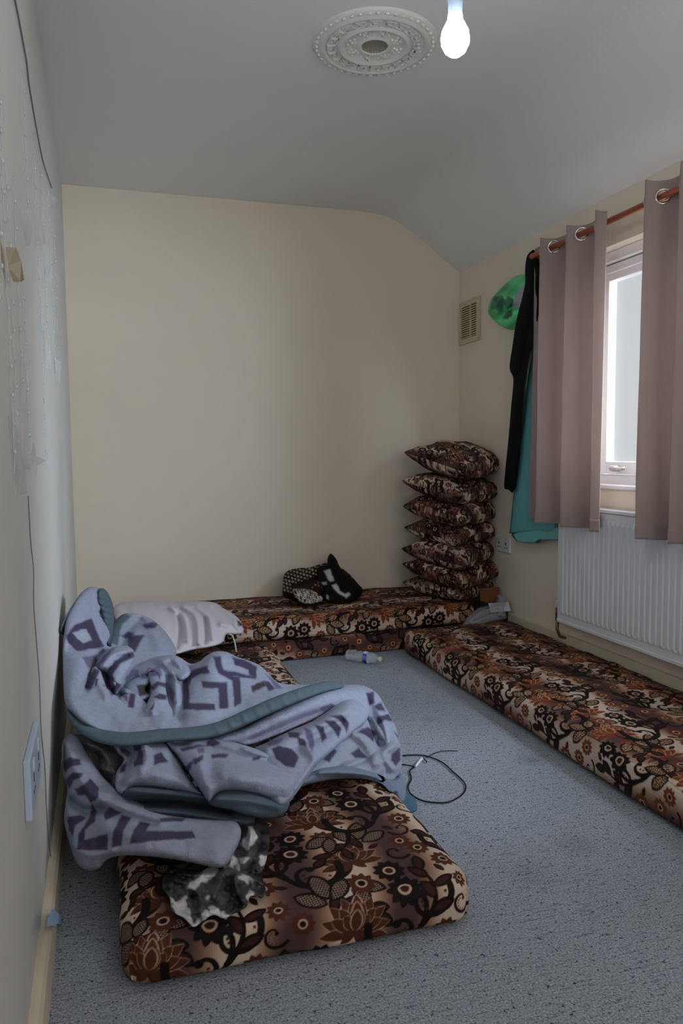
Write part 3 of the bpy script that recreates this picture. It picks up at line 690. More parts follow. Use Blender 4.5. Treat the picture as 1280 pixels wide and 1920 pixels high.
drape('fold', MAIN, dm, Z_, bl, LIL, prints=pr, step=2.3, edge=20, bulge=.045, thick=.16, lump=.009, lumpsc=30, seed=6, wallx=-.139,
      ridges=[([(206, 1205), (190, 1225), (172, 1262), (160, 1292)], 7, -.03), ([(200, 1215), (225, 1216), (248, 1226), (235, 1260), (215, 1285)], 13, .045), ([(185, 1250), (205, 1290), (225, 1303)], 7, -.035),
              ([(250, 1235), (236, 1270), (222, 1300), (245, 1310), (275, 1322)], 8, -.045), ([(178, 1256), (186, 1275), (200, 1305)], 9, .02), ([(225, 1303), (245, 1300), (262, 1312)], 9, .03),
              ([(262, 1262), (285, 1255), (300, 1268), (296, 1300), (285, 1330)], 9, .04), ([(258, 1284), (272, 1295), (270, 1315)], 8, -.05), ([(310, 1246), (326, 1275), (332, 1310)], 10, .03), ([(300, 1240), (322, 1232), (345, 1262)], 8, .025),
              ([(318, 1272), (318, 1300), (322, 1340)], 7, -.025), ([(352, 1250), (342, 1290), (336, 1345)], 10, -.02), ([(400, 1228), (395, 1280), (380, 1340)], 34, .03), ([(130, 1215), (190, 1222)], 12, -.015), ([(340, 1352), (430, 1346), (500, 1318)], 12, -.012),
              ([(150, 1240), (135, 1310), (160, 1350)], 22, .02), ([(190, 1310), (240, 1345), (300, 1350)], 22, .015)])

# curled knots in the hollow of the main cloth
drape('fold', [(176, 1252), (186, 1234), (200, 1220), (222, 1211), (244, 1214), (253, 1228), (246, 1250), (234, 1270), (226, 1290), (216, 1303), (207, 1290), (204, 1272), (196, 1260), (186, 1260)],
      [(180, 1252, 2.34), (222, 1213, 2.42), (250, 1232, 2.38), (218, 1300, 2.22), (215, 1250, 2.29)], Z_, bl, LIL, edge=14, bulge=.05, thick=.06, step=2.2, seed=90, lump=.0055,
      prints=[([(196, 1262), (214, 1240), (238, 1224), (250, 1222), (252, 1232), (226, 1244), (212, 1264), (214, 1276), (228, 1284), (216, 1303), (206, 1288), (203, 1272)], PUR), ([(176, 1252), (190, 1232), (206, 1218), (218, 1212), (206, 1224), (190, 1246), (184, 1258)], (100, 96, 132))],
      ridges=[([(190, 1252), (210, 1228), (240, 1220)], 5, .012), ([(200, 1262), (218, 1240), (240, 1230)], 4, -.012)])
drape('fold', [(160, 1296), (168, 1266), (176, 1250), (186, 1254), (193, 1268), (200, 1288), (206, 1304), (196, 1316), (176, 1320), (162, 1312)],
      [(165, 1295, 2.18), (180, 1252, 2.28), (203, 1302, 2.18), (180, 1316, 2.12)], Z_, bl, LIL, edge=13, bulge=.045, thick=.05, step=2.2, seed=91, lump=.002, prints=[([(161, 1292), (168, 1266), (178, 1252), (187, 1258), (180, 1276), (170, 1294)], PUR), ([(184, 1286), (196, 1284), (198, 1292), (188, 1290)], (120, 112, 148))])
drape('fold', [(276, 1262), (284, 1250), (298, 1249), (308, 1262), (310, 1288), (316, 1315), (326, 1340), (308, 1354), (284, 1352), (268, 1338), (276, 1318), (284, 1296), (280, 1278)],
      [(290, 1250, 2.42), (276, 1270, 2.34), (308, 1270, 2.34), (280, 1330, 2.10), (320, 1340, 2.09), (298, 1300, 2.18)], Z_, bl, LIL, edge=15, bulge=.05, thick=.06, step=2.2, seed=92, lump=.0055,
      prints=[([(280, 1260), (286, 1250), (304, 1252), (306, 1262), (294, 1268), (282, 1268)], (104, 98, 134)), ([(282, 1288), (296, 1277), (312, 1280), (316, 1290), (298, 1285), (286, 1296)], PUR), ([(288, 1308), (298, 1300), (314, 1304), (312, 1312), (296, 1311)], PUR)])
drape('fold', [(312, 1256), (320, 1242), (332, 1236), (348, 1244), (358, 1258), (352, 1270), (338, 1276), (328, 1270), (318, 1268)],
      [(318, 1250, 2.42), (350, 1250, 2.40), (338, 1274, 2.30)], Z_, bl, LIL, edge=12, bulge=.04, thick=.05, step=2.2, seed=93, lump=.002)
drape('fold', [(236, 1300), (232, 1288), (242, 1276), (262, 1262), (276, 1262), (282, 1276), (272, 1292), (280, 1306), (262, 1316), (246, 1312)],
      [(236, 1295, 2.26), (270, 1264, 2.38), (280, 1305, 2.2)], Z_, bl, (146, 153, 178), edge=14, bulge=.035, thick=.05, step=2.2, seed=94, lump=.004, prints=[([(256, 1284), (276, 1284), (280, 1300), (262, 1306)], dk), ([(262, 1264), (278, 1262), (276, 1272), (264, 1274)], (108, 102, 130))])
drape('fold', [(214, 1322), (224, 1308), (244, 1298), (260, 1302), (272, 1316), (282, 1328), (276, 1346), (250, 1354), (226, 1346)],
      [(216, 1322, 2.14), (250, 1300, 2.20), (282, 1330, 2.12), (240, 1350, 2.06)], Z_, bl, LIL, edge=16, bulge=.035, thick=.05, step=2.2, seed=95, lump=.002, prints=[([(228, 1304), (238, 1305), (240, 1318), (233, 1312)], (108, 102, 136)), ([(244, 1299), (254, 1302), (250, 1328), (239, 1326)], PUR)])
# rolled teal binding along the lower edge of the main cloth
pts = [(119, 1318), (128, 1340), (152, 1362), (190, 1378), (240, 1384), (300, 1377), (360, 1373), (410, 1364), (470, 1338), (530, 1312), (600, 1288), (640, 1284)]
w_ = [3, 11, 13, 14, 14, 13, 13, 14, 15, 14, 11, 6]
up = [(x, y-w*.8) for (x, y), w in zip(pts, w_)]; dn = [(x+(2 if i < 3 else 0), y+w*1.15) for i, ((x, y), w) in enumerate(zip(pts, w_))]
drape('binding', band(up, dn), [(119, 1318, 2.04), (140, 1350, 1.985), (200, 1380, 1.905), (300, 1377, 1.89), (410, 1364, 1.925), (520, 1315, 2.035), (640, 1284, 2.22)], Z_, bl, TEAL, edge=13, bulge=.028, thick=.05, step=2.3, n=3, lump=.0015, seed=3, wallx=-.139,
      ridges=[([(400+i*26, 1352-i*9), (412+i*26, 1380-i*9)], 5, .004) for i in range(7)])
# pale roll running under the binding to the right, then bending down
drape('fold', [(330, 1392), (400, 1380), (450, 1366), (510, 1334), (570, 1308), (620, 1290), (660, 1283), (688, 1288), (708, 1302), (722, 1325), (738, 1355), (748, 1385), (752, 1412), (744, 1436), (722, 1440), (708, 1400), (696, 1360), (670, 1335), (630, 1330), (580, 1352), (520, 1378), (470, 1396), (430, 1398), (380, 1396)],
      [(330, 1392, 1.98), (450, 1380, 2.02), (560, 1330, 2.12), (660, 1290, 2.28), (720, 1330, 2.22), (748, 1390, 2.12), (735, 1436, 2.03), (690, 1345, 2.16), (600, 1345, 2.09)], Z_, bl, LIL, edge=24, bulge=.06, thick=.10, step=2.5, seed=8,
      prints=[([(686, 1300), (700, 1296), (702, 1318), (692, 1322)], PUR), ([(700, 1324), (714, 1316), (722, 1334), (708, 1332)], PUR), ([(706, 1345), (728, 1338), (738, 1354), (722, 1350), (708, 1360)], PUR), ([(738, 1370), (746, 1378), (750, 1412), (740, 1408)], (92, 98, 140)),
              ([(600, 1326), (622, 1318), (630, 1326), (606, 1340)], (110, 106, 130)), ([(440, 1384), (520, 1362), (600, 1335), (620, 1336), (560, 1366), (470, 1394)], (150, 150, 172))],
      ridges=[([(420, 1372), (520, 1340), (620, 1300), (680, 1300)], 16, .02), ([(470, 1392), (560, 1352), (620, 1334)], 8, -.02), ([(700, 1310), (722, 1360), (730, 1410)], 9, .02)])
# patterned lower right fold hanging toward the floor
drape('fold', [(560, 1440), (600, 1405), (650, 1362), (690, 1340), (712, 1358), (735, 1370), (750, 1395), (754, 1425), (748, 1452), (735, 1470), (700, 1462), (660, 1450), (620, 1452), (580, 1458)],
      [(560, 1445, 1.84), (650, 1365, 2.06), (700, 1350, 2.12), (752, 1420, 2.03), (740, 1465, 1.96), (660, 1448, 1.90), (600, 1455, 1.84)], Z_, bl, (152, 158, 178), edge=22, bulge=.045, thick=.10, step=2.4, seed=12,
      prints=[([(668, 1372), (690, 1362), (704, 1372), (700, 1392), (684, 1378)], PUR), ([(605, 1424), (624, 1402), (632, 1408), (618, 1430)], PUR), ([(658, 1412), (672, 1402), (688, 1420), (664, 1422)], PUR), ([(734, 1414), (748, 1400), (752, 1424), (742, 1436), (732, 1426)], PUR), ([(636, 1380), (660, 1370), (662, 1380), (644, 1392)], (130, 128, 148))],
      ridges=[([(690, 1345), (700, 1375), (712, 1395)], 8, -.03), ([(660, 1370), (690, 1395), (705, 1430)], 12, .02), ([(745, 1395), (720, 1412), (735, 1440)], 8, .02), ([(705, 1395), (690, 1420), (640, 1440)], 7, -.015)])
drape('binding', [(540, 1482), (560, 1460), (600, 1440), (650, 1436), (700, 1448), (735, 1462), (752, 1450), (760, 1470), (760, 1496), (752, 1506), (735, 1490), (715, 1470), (690, 1462), (640, 1460), (590, 1468)],
      [(540, 1475, 1.76), (600, 1448, 1.83), (700, 1452, 1.90), (745, 1462, 1.94), (757, 1500, 1.89), (640, 1465, 1.84)], Z_, bl, (124, 138, 160), edge=16, bulge=.035, thick=.06, step=2.3, seed=14,
      prints=[([(530, 1490), (545, 1470), (620, 1464), (690, 1462), (726, 1478), (700, 1475), (640, 1470), (600, 1478)], TEAL)], ridges=[([(600, 1445), (690, 1452), (740, 1480)], 9, .02)])
drape('binding', [(738, 1478), (752, 1482), (768, 1490), (779, 1498), (781, 1520), (762, 1524), (748, 1520), (742, 1500)], [(740, 1480, 1.92), (768, 1488, 1.93), (780, 1520, 1.86), (750, 1520, 1.86)], Z_, bl, (78, 108, 130), edge=9, bulge=.015, thick=.03, step=2.2, seed=15)
# striped roll crossing the middle
drape('fold', [(470, 1410), (500, 1392), (540, 1372), (590, 1350), (630, 1322), (655, 1312), (676, 1318), (690, 1335), (684, 1355), (660, 1375), (632, 1400), (600, 1428), (575, 1460), (545, 1500), (520, 1512), (490, 1490), (480, 1450)],
      [(480, 1410, 1.95), (560, 1365, 2.02), (650, 1320, 2.12), (685, 1345, 2.08), (620, 1410, 1.88), (560, 1480, 1.73), (500, 1495, 1.73), (520, 1430, 1.85)], Z_, bl, LIL, edge=28, bulge=.065, thick=.12, step=2.4, seed=16,
      prints=[([(618, 1342), (640, 1340), (655, 1356), (650, 1374), (644, 1360), (632, 1348)], PUR), ([(608, 1352), (625, 1350), (640, 1366), (634, 1384), (624, 1368)], PUR), ([(590, 1360), (606, 1362), (612, 1384), (604, 1392), (598, 1374)], PUR), ([(570, 1364), (584, 1370), (590, 1396), (584, 1410), (576, 1386)], (104, 98, 134)),
              ([(540, 1372), (564, 1374), (558, 1384), (542, 1382)], PUR), ([(556, 1382), (572, 1386), (574, 1400), (560, 1396)], PUR), ([(508, 1404), (520, 1398), (548, 1404), (560, 1420), (552, 1440), (534, 1436), (518, 1424)], PUR), ([(500, 1390), (530, 1384), (526, 1394), (504, 1400)], (118, 112, 142))],
      ridges=[([(500, 1400), (580, 1368), (650, 1330)], 14, .02), ([(560, 1400), (600, 1378), (640, 1352)], 8, -.012), ([(575, 1400), (590, 1430), (560, 1480)], 10, .015)])
# big pale flap at the front with its teal hem
drape('binding', [(388, 1500), (410, 1482), (440, 1478), (480, 1484), (520, 1496), (542, 1500), (536, 1522), (510, 1534), (470, 1530), (430, 1518), (400, 1512)],
      [(390, 1505, 1.70), (440, 1482, 1.70), (540, 1505, 1.71), (510, 1530, 1.68), (440, 1520, 1.67)], Z_, bl, TEAL, edge=16, bulge=.035, thick=.07, step=2.3, seed=18, lump=.002, ridges=[([(410, 1498), (460, 1500), (520, 1512)], 9, .012)])
drape('fold', [(308, 1388), (340, 1384), (380, 1382), (420, 1388), (455, 1396), (490, 1408), (520, 1420), (545, 1425), (562, 1450), (556, 1478), (543, 1500), (520, 1500), (480, 1488), (440, 1482), (410, 1486), (392, 1502), (375, 1480), (355, 1450), (335, 1420)],
      [(320, 1390, 1.93), (400, 1386, 1.93), (520, 1420, 1.86), (556, 1460, 1.77), (540, 1498, 1.70), (450, 1482, 1.68), (392, 1500, 1.68), (350, 1445, 1.78), (450, 1440, 1.76)], Z_, bl, LIL, edge=22, bulge=.05, thick=.12, step=2.4, seed=20, lump=.0055,
      prints=[([(336, 1404), (370, 1396), (392, 1398), (370, 1402), (342, 1410)], PUR), ([(345, 1442), (354, 1430), (364, 1424), (358, 1440), (350, 1452)], PUR), ([(362, 1424), (382, 1414), (380, 1424), (364, 1436)], PUR), ([(396, 1416), (410, 1412), (430, 1414), (424, 1420), (398, 1422)], PUR), ([(388, 1388), (400, 1384), (414, 1394), (400, 1400), (386, 1396)], PUR),
              ([(368, 1404), (382, 1402), (384, 1410), (372, 1414)], (110, 104, 136)), ([(472, 1420), (488, 1418), (486, 1424), (474, 1426)], PUR)],
      ridges=[([(330, 1392), (400, 1404), (470, 1424), (530, 1426)], 10, -.02), ([(360, 1395), (372, 1420), (385, 1470)], 12, .012), ([(420, 1450), (500, 1460), (540, 1470)], 20, .02), ([(460, 1400), (500, 1412)], 8, .02)])
# left front fold, its hem, and the teal underside
drape('binding', [(224, 1492), (240, 1474), (270, 1470), (330, 1476), (380, 1484), (430, 1500), (470, 1520), (474, 1545), (430, 1548), (380, 1540), (320, 1534), (270, 1528), (236, 1516)],
      [(228, 1490, 1.79), (270, 1472, 1.80), (380, 1486, 1.79), (470, 1520, 1.74), (470, 1545, 1.70), (320, 1532, 1.72), (240, 1515, 1.75)], Z_, bl, (80, 94, 106), edge=14, bulge=.03, thick=.08, step=2.3, seed=22, lump=.0055,
      ridges=[([(240, 1482), (300, 1486), (390, 1494)], 9, .03), ([(250, 1506), (330, 1508), (430, 1520)], 6, -.03), ([(260, 1520), (340, 1524), (450, 1540)], 7, .015)], prints=[([(258, 1500), (330, 1500), (420, 1514), (420, 1520), (330, 1510), (262, 1508)], (40, 52, 64))])  # dark strip paints shade into the crease below the hem
drape('fold', [(214, 1396), (235, 1386), (262, 1384), (290, 1386), (308, 1392), (325, 1412), (345, 1444), (366, 1474), (384, 1492), (340, 1484), (290, 1476), (252, 1476), (228, 1490), (216, 1476), (218, 1448), (232, 1425), (220, 1412)],
      [(220, 1396, 1.96), (300, 1388, 1.94), (345, 1440, 1.84), (380, 1490, 1.75), (290, 1476, 1.76), (225, 1485, 1.79), (225, 1440, 1.88), (280, 1440, 1.82)], Z_, bl, LIL, edge=20, bulge=.045, thick=.12, step=2.4, seed=24, lump=.0055,
      prints=[([(248, 1394), (264, 1392), (266, 1406), (252, 1410)], PUR), ([(226, 1400), (246, 1412), (240, 1420), (226, 1410)], (100, 94, 118)), ([(250, 1428), (262, 1416), (270, 1414), (268, 1432), (252, 1438)], PUR), ([(288, 1416), (302, 1410), (316, 1428), (288, 1434)], PUR), ([(228, 1436), (238, 1430), (234, 1446), (224, 1450)], PUR), ([(258, 1406), (270, 1408), (268, 1416), (256, 1420)], PUR)],
      ridges=[([(232, 1400), (246, 1415), (236, 1440), (226, 1470)], 8, -.02), ([(270, 1392), (275, 1425), (262, 1440)], 8, .015), ([(235, 1460), (290, 1448), (350, 1465)], 14, .012)])
# crumple between the folds, shade put into its darker base colour
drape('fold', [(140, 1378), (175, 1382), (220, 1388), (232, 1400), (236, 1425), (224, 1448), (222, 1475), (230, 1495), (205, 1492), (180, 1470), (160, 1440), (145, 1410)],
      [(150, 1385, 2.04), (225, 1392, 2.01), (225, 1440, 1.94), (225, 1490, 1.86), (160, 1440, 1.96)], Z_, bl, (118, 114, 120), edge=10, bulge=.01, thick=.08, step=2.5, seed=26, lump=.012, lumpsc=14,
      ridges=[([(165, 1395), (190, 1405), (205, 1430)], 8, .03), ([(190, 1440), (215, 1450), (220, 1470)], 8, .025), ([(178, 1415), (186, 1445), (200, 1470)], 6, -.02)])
# striped tail slipping down between the mattress and the wall and lying across the mattress
drape('fold', [(118, 1388), (132, 1376), (148, 1384), (160, 1408), (178, 1436), (196, 1460), (220, 1482), (250, 1500), (290, 1518), (340, 1530), (400, 1536), (440, 1540), (452, 1562), (440, 1596), (418, 1626), (380, 1622), (330, 1612), (280, 1606), (230, 1604), (200, 1612), (186, 1628), (162, 1632), (142, 1616), (130, 1580), (120, 1540), (122, 1510), (126, 1480), (118, 1450), (116, 1420)],
      [(125, 1385, 2.02), (122, 1450, 1.93), (122, 1530, 1.82), (145, 1610, 1.72), (180, 1625, 1.68), (230, 1600, 1.625), (300, 1608, 1.575), (415, 1624, 1.52), (450, 1560, 1.62), (400, 1538, 1.68), (290, 1518, 1.74), (200, 1465, 1.86), (155, 1410, 1.95), (220, 1550, 1.70)], Z_, bl, (152, 157, 176), edge=20, bulge=.045, thick=.08, step=2.3, seed=28, lump=.0055, wallx=-.117,
      prints=[([(118, 1430), (130, 1420), (150, 1424), (152, 1434), (134, 1436), (122, 1450)], PUR), ([(122, 1462), (136, 1448), (156, 1450), (150, 1458), (138, 1464), (130, 1480)], PUR), ([(140, 1480), (150, 1474), (172, 1464), (186, 1478), (184, 1496), (170, 1506), (160, 1490), (146, 1492)], PUR), ([(158, 1470), (168, 1460), (180, 1470), (172, 1480)], PUR),
              ([(126, 1532), (150, 1528), (162, 1534), (142, 1548), (136, 1570), (128, 1556)], PUR), ([(172, 1506), (180, 1520), (178, 1540), (160, 1556), (158, 1575), (202, 1563), (202, 1594), (144, 1594), (146, 1566), (158, 1548), (168, 1532)], PUR), ([(194, 1526), (204, 1512), (228, 1524), (215, 1530), (196, 1538)], PUR),
              ([(228, 1528), (246, 1532), (232, 1556), (228, 1586), (208, 1590), (212, 1560)], PUR), ([(262, 1540), (282, 1544), (274, 1558), (360, 1558), (366, 1572), (300, 1576), (243, 1582), (250, 1556)], PUR), ([(300, 1534), (330, 1532), (350, 1534), (340, 1540), (300, 1541)], PUR)],
      ridges=[([(132, 1500), (158, 1520), (190, 1516)], 9, -.025), ([(125, 1400), (145, 1450), (175, 1490), (230, 1512), (300, 1534)], 12, .02), ([(200, 1550), (280, 1570), (400, 1580)], 22, .012), ([(140, 1590), (170, 1602), (210, 1596)], 9, .01)])
# ------------------------------------------------------------------ crumpled black and white satin scarf on the front mattress
def marble(px, py):
    a = noise2(px+8*noise2(px, py, 12, 30), py, 26, 31)+.8*noise2(px+.6*py, py-.4*px, 17, 32)+.3*noise2(px, py, 7, 33)
    k = np.clip((a-.24)*12, 0, 1)[:, None]; g = np.clip((a+.25)*4, 0, 1)[:, None]
    c = lin(np.array((24, 24, 26))/255.)*(1-g)+lin(np.array((72, 70, 70))/255.)*g
    return c*(1-k)+lin(np.array((205, 203, 204))/255.)*k
SC = [(372, 1545), (400, 1532), (440, 1530), (480, 1520), (500, 1540), (505, 1575), (500, 1610), (492, 1640), (498, 1680), (470, 1680), (462, 1700), (440, 1712), (420, 1722), (400, 1716), (380, 1728), (362, 1738), (345, 1722), (322, 1708), (318, 1685), (304, 1664), (308, 1636), (330, 1628), (372, 1632), (395, 1622), (418, 1600), (440, 1575), (420, 1558)]
def on_z(z):
    def f(px, py): d = ray(px, py); return (z-1)/d[:, 2]*d[:, 1]
    return f
sc = drape('satin_scarf', SC, on_z(.132), M_satin, None, marble, edge=7, bulge=.008, thick=.012, step=2.2, seed=40, lump=.013, lumpsc=15, origin=(.28, 1.5, .12),
           ridges=[([(400, 1550), (430, 1600), (400, 1680)], 7, .02), ([(470, 1540), (465, 1600), (440, 1650), (455, 1690)], 6, .02), ([(330, 1650), (370, 1670), (380, 1715)], 6, .018), ([(345, 1640), (420, 1640), (480, 1630)], 6, .015)])
tag(sc, 'crumpled black and white satin scarf lying on the foreground mattress', 'scarf')

# ------------------------------------------------------------------ white cloth-covered pillow
wh = drape('white_pillow', [(214, 1140), (226, 1131), (260, 1127), (320, 1128), (370, 1127), (402, 1130), (418, 1140), (436, 1150), (452, 1166), (456, 1186), (440, 1190), (424, 1190), (418, 1204), (400, 1212), (360, 1219), (330, 1227), (300, 1226), (262, 1215), (232, 1190), (216, 1160)],
      [(220, 1138, 3.72), (300, 1128, 3.78), (400, 1130, 3.74), (452, 1170, 3.50), (430, 1190, 3.38), (330, 1226, 3.12), (250, 1200, 3.2), (300, 1180, 3.40), (400, 1180, 3.42)], M_cloth, None, (216, 212, 222), edge=24, bulge=.07, thick=.16, step=2.3, seed=44, lump=.006, lumpsc=22, origin=(.35, 3.4, .22),
      ridges=[([(322, 1140), (345, 1160), (352, 1200)], 5, .022), ([(345, 1138), (368, 1158), (372, 1205)], 5, .022), ([(370, 1140), (392, 1160), (398, 1196)], 5, .018), ([(335, 1150), (340, 1180), (330, 1215)], 5, -.02), ([(300, 1134), (330, 1138), (372, 1134)], 5, .015), ([(385, 1160), (388, 1190), (384, 1206)], 4, -.018), ([(400, 1140), (420, 1158), (440, 1178)], 5, -.015), ([(250, 1140), (300, 1160), (310, 1190)], 9, .012), ([(415, 1170), (440, 1172)], 6, .02)])
tag(wh, 'white pillow in a wrinkled cotton cover between the blanket and the back wall', 'pillow')
tie = tube('tie_string', [tuple(at_y(x, y, Y)) for x, y, Y in ((428, 1188, 3.30), (436, 1192, 3.28), (440, 1205, 3.27), (443, 1222, 3.25))], .0035, M_cloth if False else mat('white_string', S(205, 205, 214), .9)); tie.parent = wh; tie.matrix_parent_inverse = Matrix.Translation((-.35, -3.4, -.22))

# ------------------------------------------------------------------ patterned clothes heap by the back wall
def batik(px, py):
    g = 6.5; u = (px*.96+py*.28)/g; v = (py*.96-px*.28)/g
    q = np.hypot((u+.5*np.floor(v)) % 1-.5, (v % 1-.5)); q2 = np.abs((v*.5) % 1-.5)
    k = np.clip((.33-q+.12*noise2(px, py, 5, 2))*9, 0, 1)[:, None]
    return lin(np.array((38, 26, 24))/255.)*(1-k)+lin(np.array((176, 160, 146))/255.)*k
cl = empty('clothes_heap', (1.05, 3.85, .213), 'heap of black, white and brown batik clothes on the back mattress', 'clothes')
drape('patterned_cloth', [(530, 1098), (532, 1080), (540, 1070), (560, 1065), (580, 1064), (600, 1058), (616, 1056), (625, 1075), (622, 1100), (618, 1124), (600, 1130), (570, 1130), (545, 1124), (530, 1116)],
      [(535, 1075, 3.98), (610, 1060, 4.0), (540, 1118, 3.84), (610, 1125, 3.78), (575, 1095, 3.86)], M_cloth, cl, batik, edge=12, bulge=.04, thick=.09, step=1.8, seed=50, lump=.008, lumpsc=14, ridges=[([(545, 1100), (575, 1092), (600, 1082)], 4, -.03), ([(545, 1112), (580, 1108), (605, 1122)], 5, .03)],
      prints=[([(546, 1098), (590, 1080), (602, 1088), (580, 1104), (550, 1106)], (44, 34, 32)), ([(529, 1108), (545, 1112), (560, 1130), (530, 1122)], (36, 22, 22)), ([(578, 1104), (600, 1098), (615, 1120), (606, 1124)], (46, 26, 26))])
def vine(px, py):
    k = (np.sin(px*.9+2*np.sin(py*.6))*np.sin(py*1.0+1.6*np.sin(px*.5)) > -.1)[:, None]
    return np.where(k, lin(np.array((190, 176, 166))/255.), lin(np.array((40, 30, 28))/255.))
drape('floral_cloth', [(548, 1106), (562, 1104), (585, 1107), (602, 1118), (604, 1126), (590, 1131), (572, 1132), (558, 1124)], [(550, 1107, 3.74), (600, 1120, 3.70), (575, 1130, 3.66)], M_cloth, cl, vine, edge=8, bulge=.03, thick=.04, step=1.6, seed=51, lump=.006, lumpsc=10)
drape('black_cloth', [(596, 1064), (612, 1058), (614, 1046), (620, 1038), (630, 1048), (638, 1064), (656, 1080), (672, 1096), (680, 1106), (672, 1120), (650, 1129), (625, 1130), (602, 1124), (606, 1106), (596, 1085)],
      [(600, 1066, 3.93), (620, 1039, 4.0), (640, 1066, 3.97), (675, 1102, 3.88), (650, 1128, 3.74), (605, 1122, 3.74), (625, 1095, 3.80)], M_cloth, cl, (24, 19, 22), edge=12, bulge=.045, thick=.10, step=1.8, seed=52, lump=.008, lumpsc=12,
      prints=[([(607, 1070), (618, 1067), (622, 1078), (626, 1088), (618, 1090), (610, 1078)], (186, 184, 190)), ([(622, 1098), (630, 1094), (638, 1108), (648, 1116), (644, 1118), (628, 1108)], (190, 188, 190)), ([(645, 1115), (654, 1111), (657, 1115), (648, 1121)], (190, 188, 190)), ([(602, 1092), (612, 1091), (612, 1096), (604, 1096)], (160, 158, 160)), ([(612, 1115), (616, 1118), (616, 1124), (612, 1122)], (170, 168, 168))],
      ridges=[([(620, 1045), (635, 1080), (660, 1110)], 6, .03), ([(612, 1070), (625, 1100), (645, 1122)], 5, -.015), ([(640, 1070), (655, 1090), (672, 1108)], 5, .02)])
drape('lace_trim', [(640, 1066), (650, 1072), (662, 1084), (674, 1098), (681, 1108), (672, 1114), (664, 1098), (650, 1082)], [(642, 1068, 3.99), (680, 1108, 3.90), (660, 1090, 3.95)], M_cloth, cl, batik, edge=5, bulge=.012, thick=.02, step=1.6, seed=53, lump=.006, lumpsc=8)

# ------------------------------------------------------------------ things on and by the window wall
vent = empty('air_vent', (WX, 3.97, 1.73), 'cream louvred air vent high on the window wall near the corner', 'vent')
def vb(name, x0, x1, y0, y1, z0, z1, m=M_beige, bev=0): return box(name, x0-WX, x1-WX, y0-3.97, y1-3.97, z0-1.73, z1-1.73, m, vent, bev)
vy0, vy1, vz0, vz1 = 3.845, 4.095, 1.612, 1.852
bm = bmesh.new()
for a in ((vy0, vy0+.038, vz0, vz1), (vy1-.018, vy1, vz0, vz1), (vy0+.038, vy1-.018, vz0, vz0+.030), (vy0+.038, vy1-.018, vz1-.026, vz1)): bx(bm, -.012, 0, a[0]-3.97, a[1]-3.97, a[2]-1.73, a[3]-1.73, .002)
from_bm('frame', bm, M_beige, vent)
vb('backing', WX-.002, WX, vy0+.03, vy1-.015, vz0+.02, vz1-.02, M_grille)
vb('centre_bar', WX-.011, WX-.001, 3.958, 3.966, vz0+.028, vz1-.024)
proto = None
for k in range(15):
    z = vz0+.038+k*.0126
    if proto is None:
        bm = bmesh.new(); bx(bm, -.004, .004, -.097, .097, -.0028, .0028, 0, Matrix.Rotation(R(-35), 4, 'Y')); proto = from_bm('slat', bm, M_beige, vent); s = proto
    else: s = proto.copy(); COL.objects.link(s)
    s.location = (-.006, 3.980-3.97, z-1.73)
for y, z in ((vy0+.01, vz0+.012), (vy1-.008, vz0+.012), (vy1-.008, vz1-.012)):
    bm = bmesh.new(); lathe_bm(bm, [(.0001, .0), (.003, 0), (.003, .001), (.0001, .0015)], Matrix.Translation((-.0125, y-3.97, z-1.73)) @ Matrix.Rotation(R(-90), 4, 'Y'), 8); from_bm('screw', bm, M_brass, vent)
# radiator
ry0, ry1, rz0, rz1, rx = 1.56, 2.962, .232, .738, WX-.075
rad = empty('radiator', (WX-.05, (ry0+ry1)/2, rz0), 'white ribbed panel radiator on the wall under the window', 'radiator')
ox, oy, oz = rad.location
nf = 43; ys = []; 
bm = bmesh.new(); pr = []
pitch = (ry1-ry0-.04)/nf
rows = [(rz0, 0), (rz0+.028, 0), (rz0+.045, 1), (rz1-.045, 1), (rz1-.028, 0), (rz1, 0)]
yy = [ry0]
prof = [(ry0, 0), (ry0+.02, 0)]
for k in range(nf):
    b = ry0+.02+k*pitch
    for f_, d_ in ((.12, 0), (.24, .0055), (.62, .0055), (.74, 0)): prof.append((b+pitch*f_, d_))
prof += [(ry1-.02, 0), (ry1, 0)]
grid = [[bm.verts.new((rx-d*s-ox, y-oy, z-oz)) for y, d in prof] for z, s in rows]
for a, b in zip(grid, grid[1:]):
    for i in range(len(prof)-1): bm.faces.new((a[i], a[i+1], b[i+1], b[i]))
n_ = len(prof)
back = [bm.verts.new((rx+.012-ox, y-oy, z-oz)) for y, z in ((ry0, rz0), (ry1, rz0), (ry1, rz1), (ry0, rz1))]
bm.faces.new(back)
bm.faces.new([grid[0][i] for i in range(n_-1, -1, -1)]+[back[0], back[1]][:2]); bm.faces.new([grid[-1][i] for i in range(n_)]+[back[2], back[3]])
bm.faces.new([g[0] for g in grid]+[back[3], back[0]]); bm.faces.new([g[-1] for g in grid][::-1]+[back[1], back[2]])
from_bm('front_panel', bm, M_rad, rad)
rb = lambda name, x0, x1, y0, y1, z0, z1, m=M_rad, bev=.002: box(name, x0-ox, x1-ox, y0-oy, y1-oy, z0-oz, z1-oz, m, rad, bev)
rb('lower_edge', rx-.004, rx+.016, ry0, ry1, rz0-.010, rz0+.004)
rb('side_cover', rx+.004, WX-.012, ry1-.004, ry1+.004, rz0+.01, rz1+.012)
rb('top_edge', rx-.005, WX-.010, ry0, ry1+.004, rz1+.002, rz1+.016)
rb('rear_panel', WX-.03, WX-.018, ry0+.01, ry1-.01, rz0+.01, rz1-.01)
rb('wall_bracket', WX-.02, WX-.001, 2.85, 2.89, rz0+.06, rz1-.05)
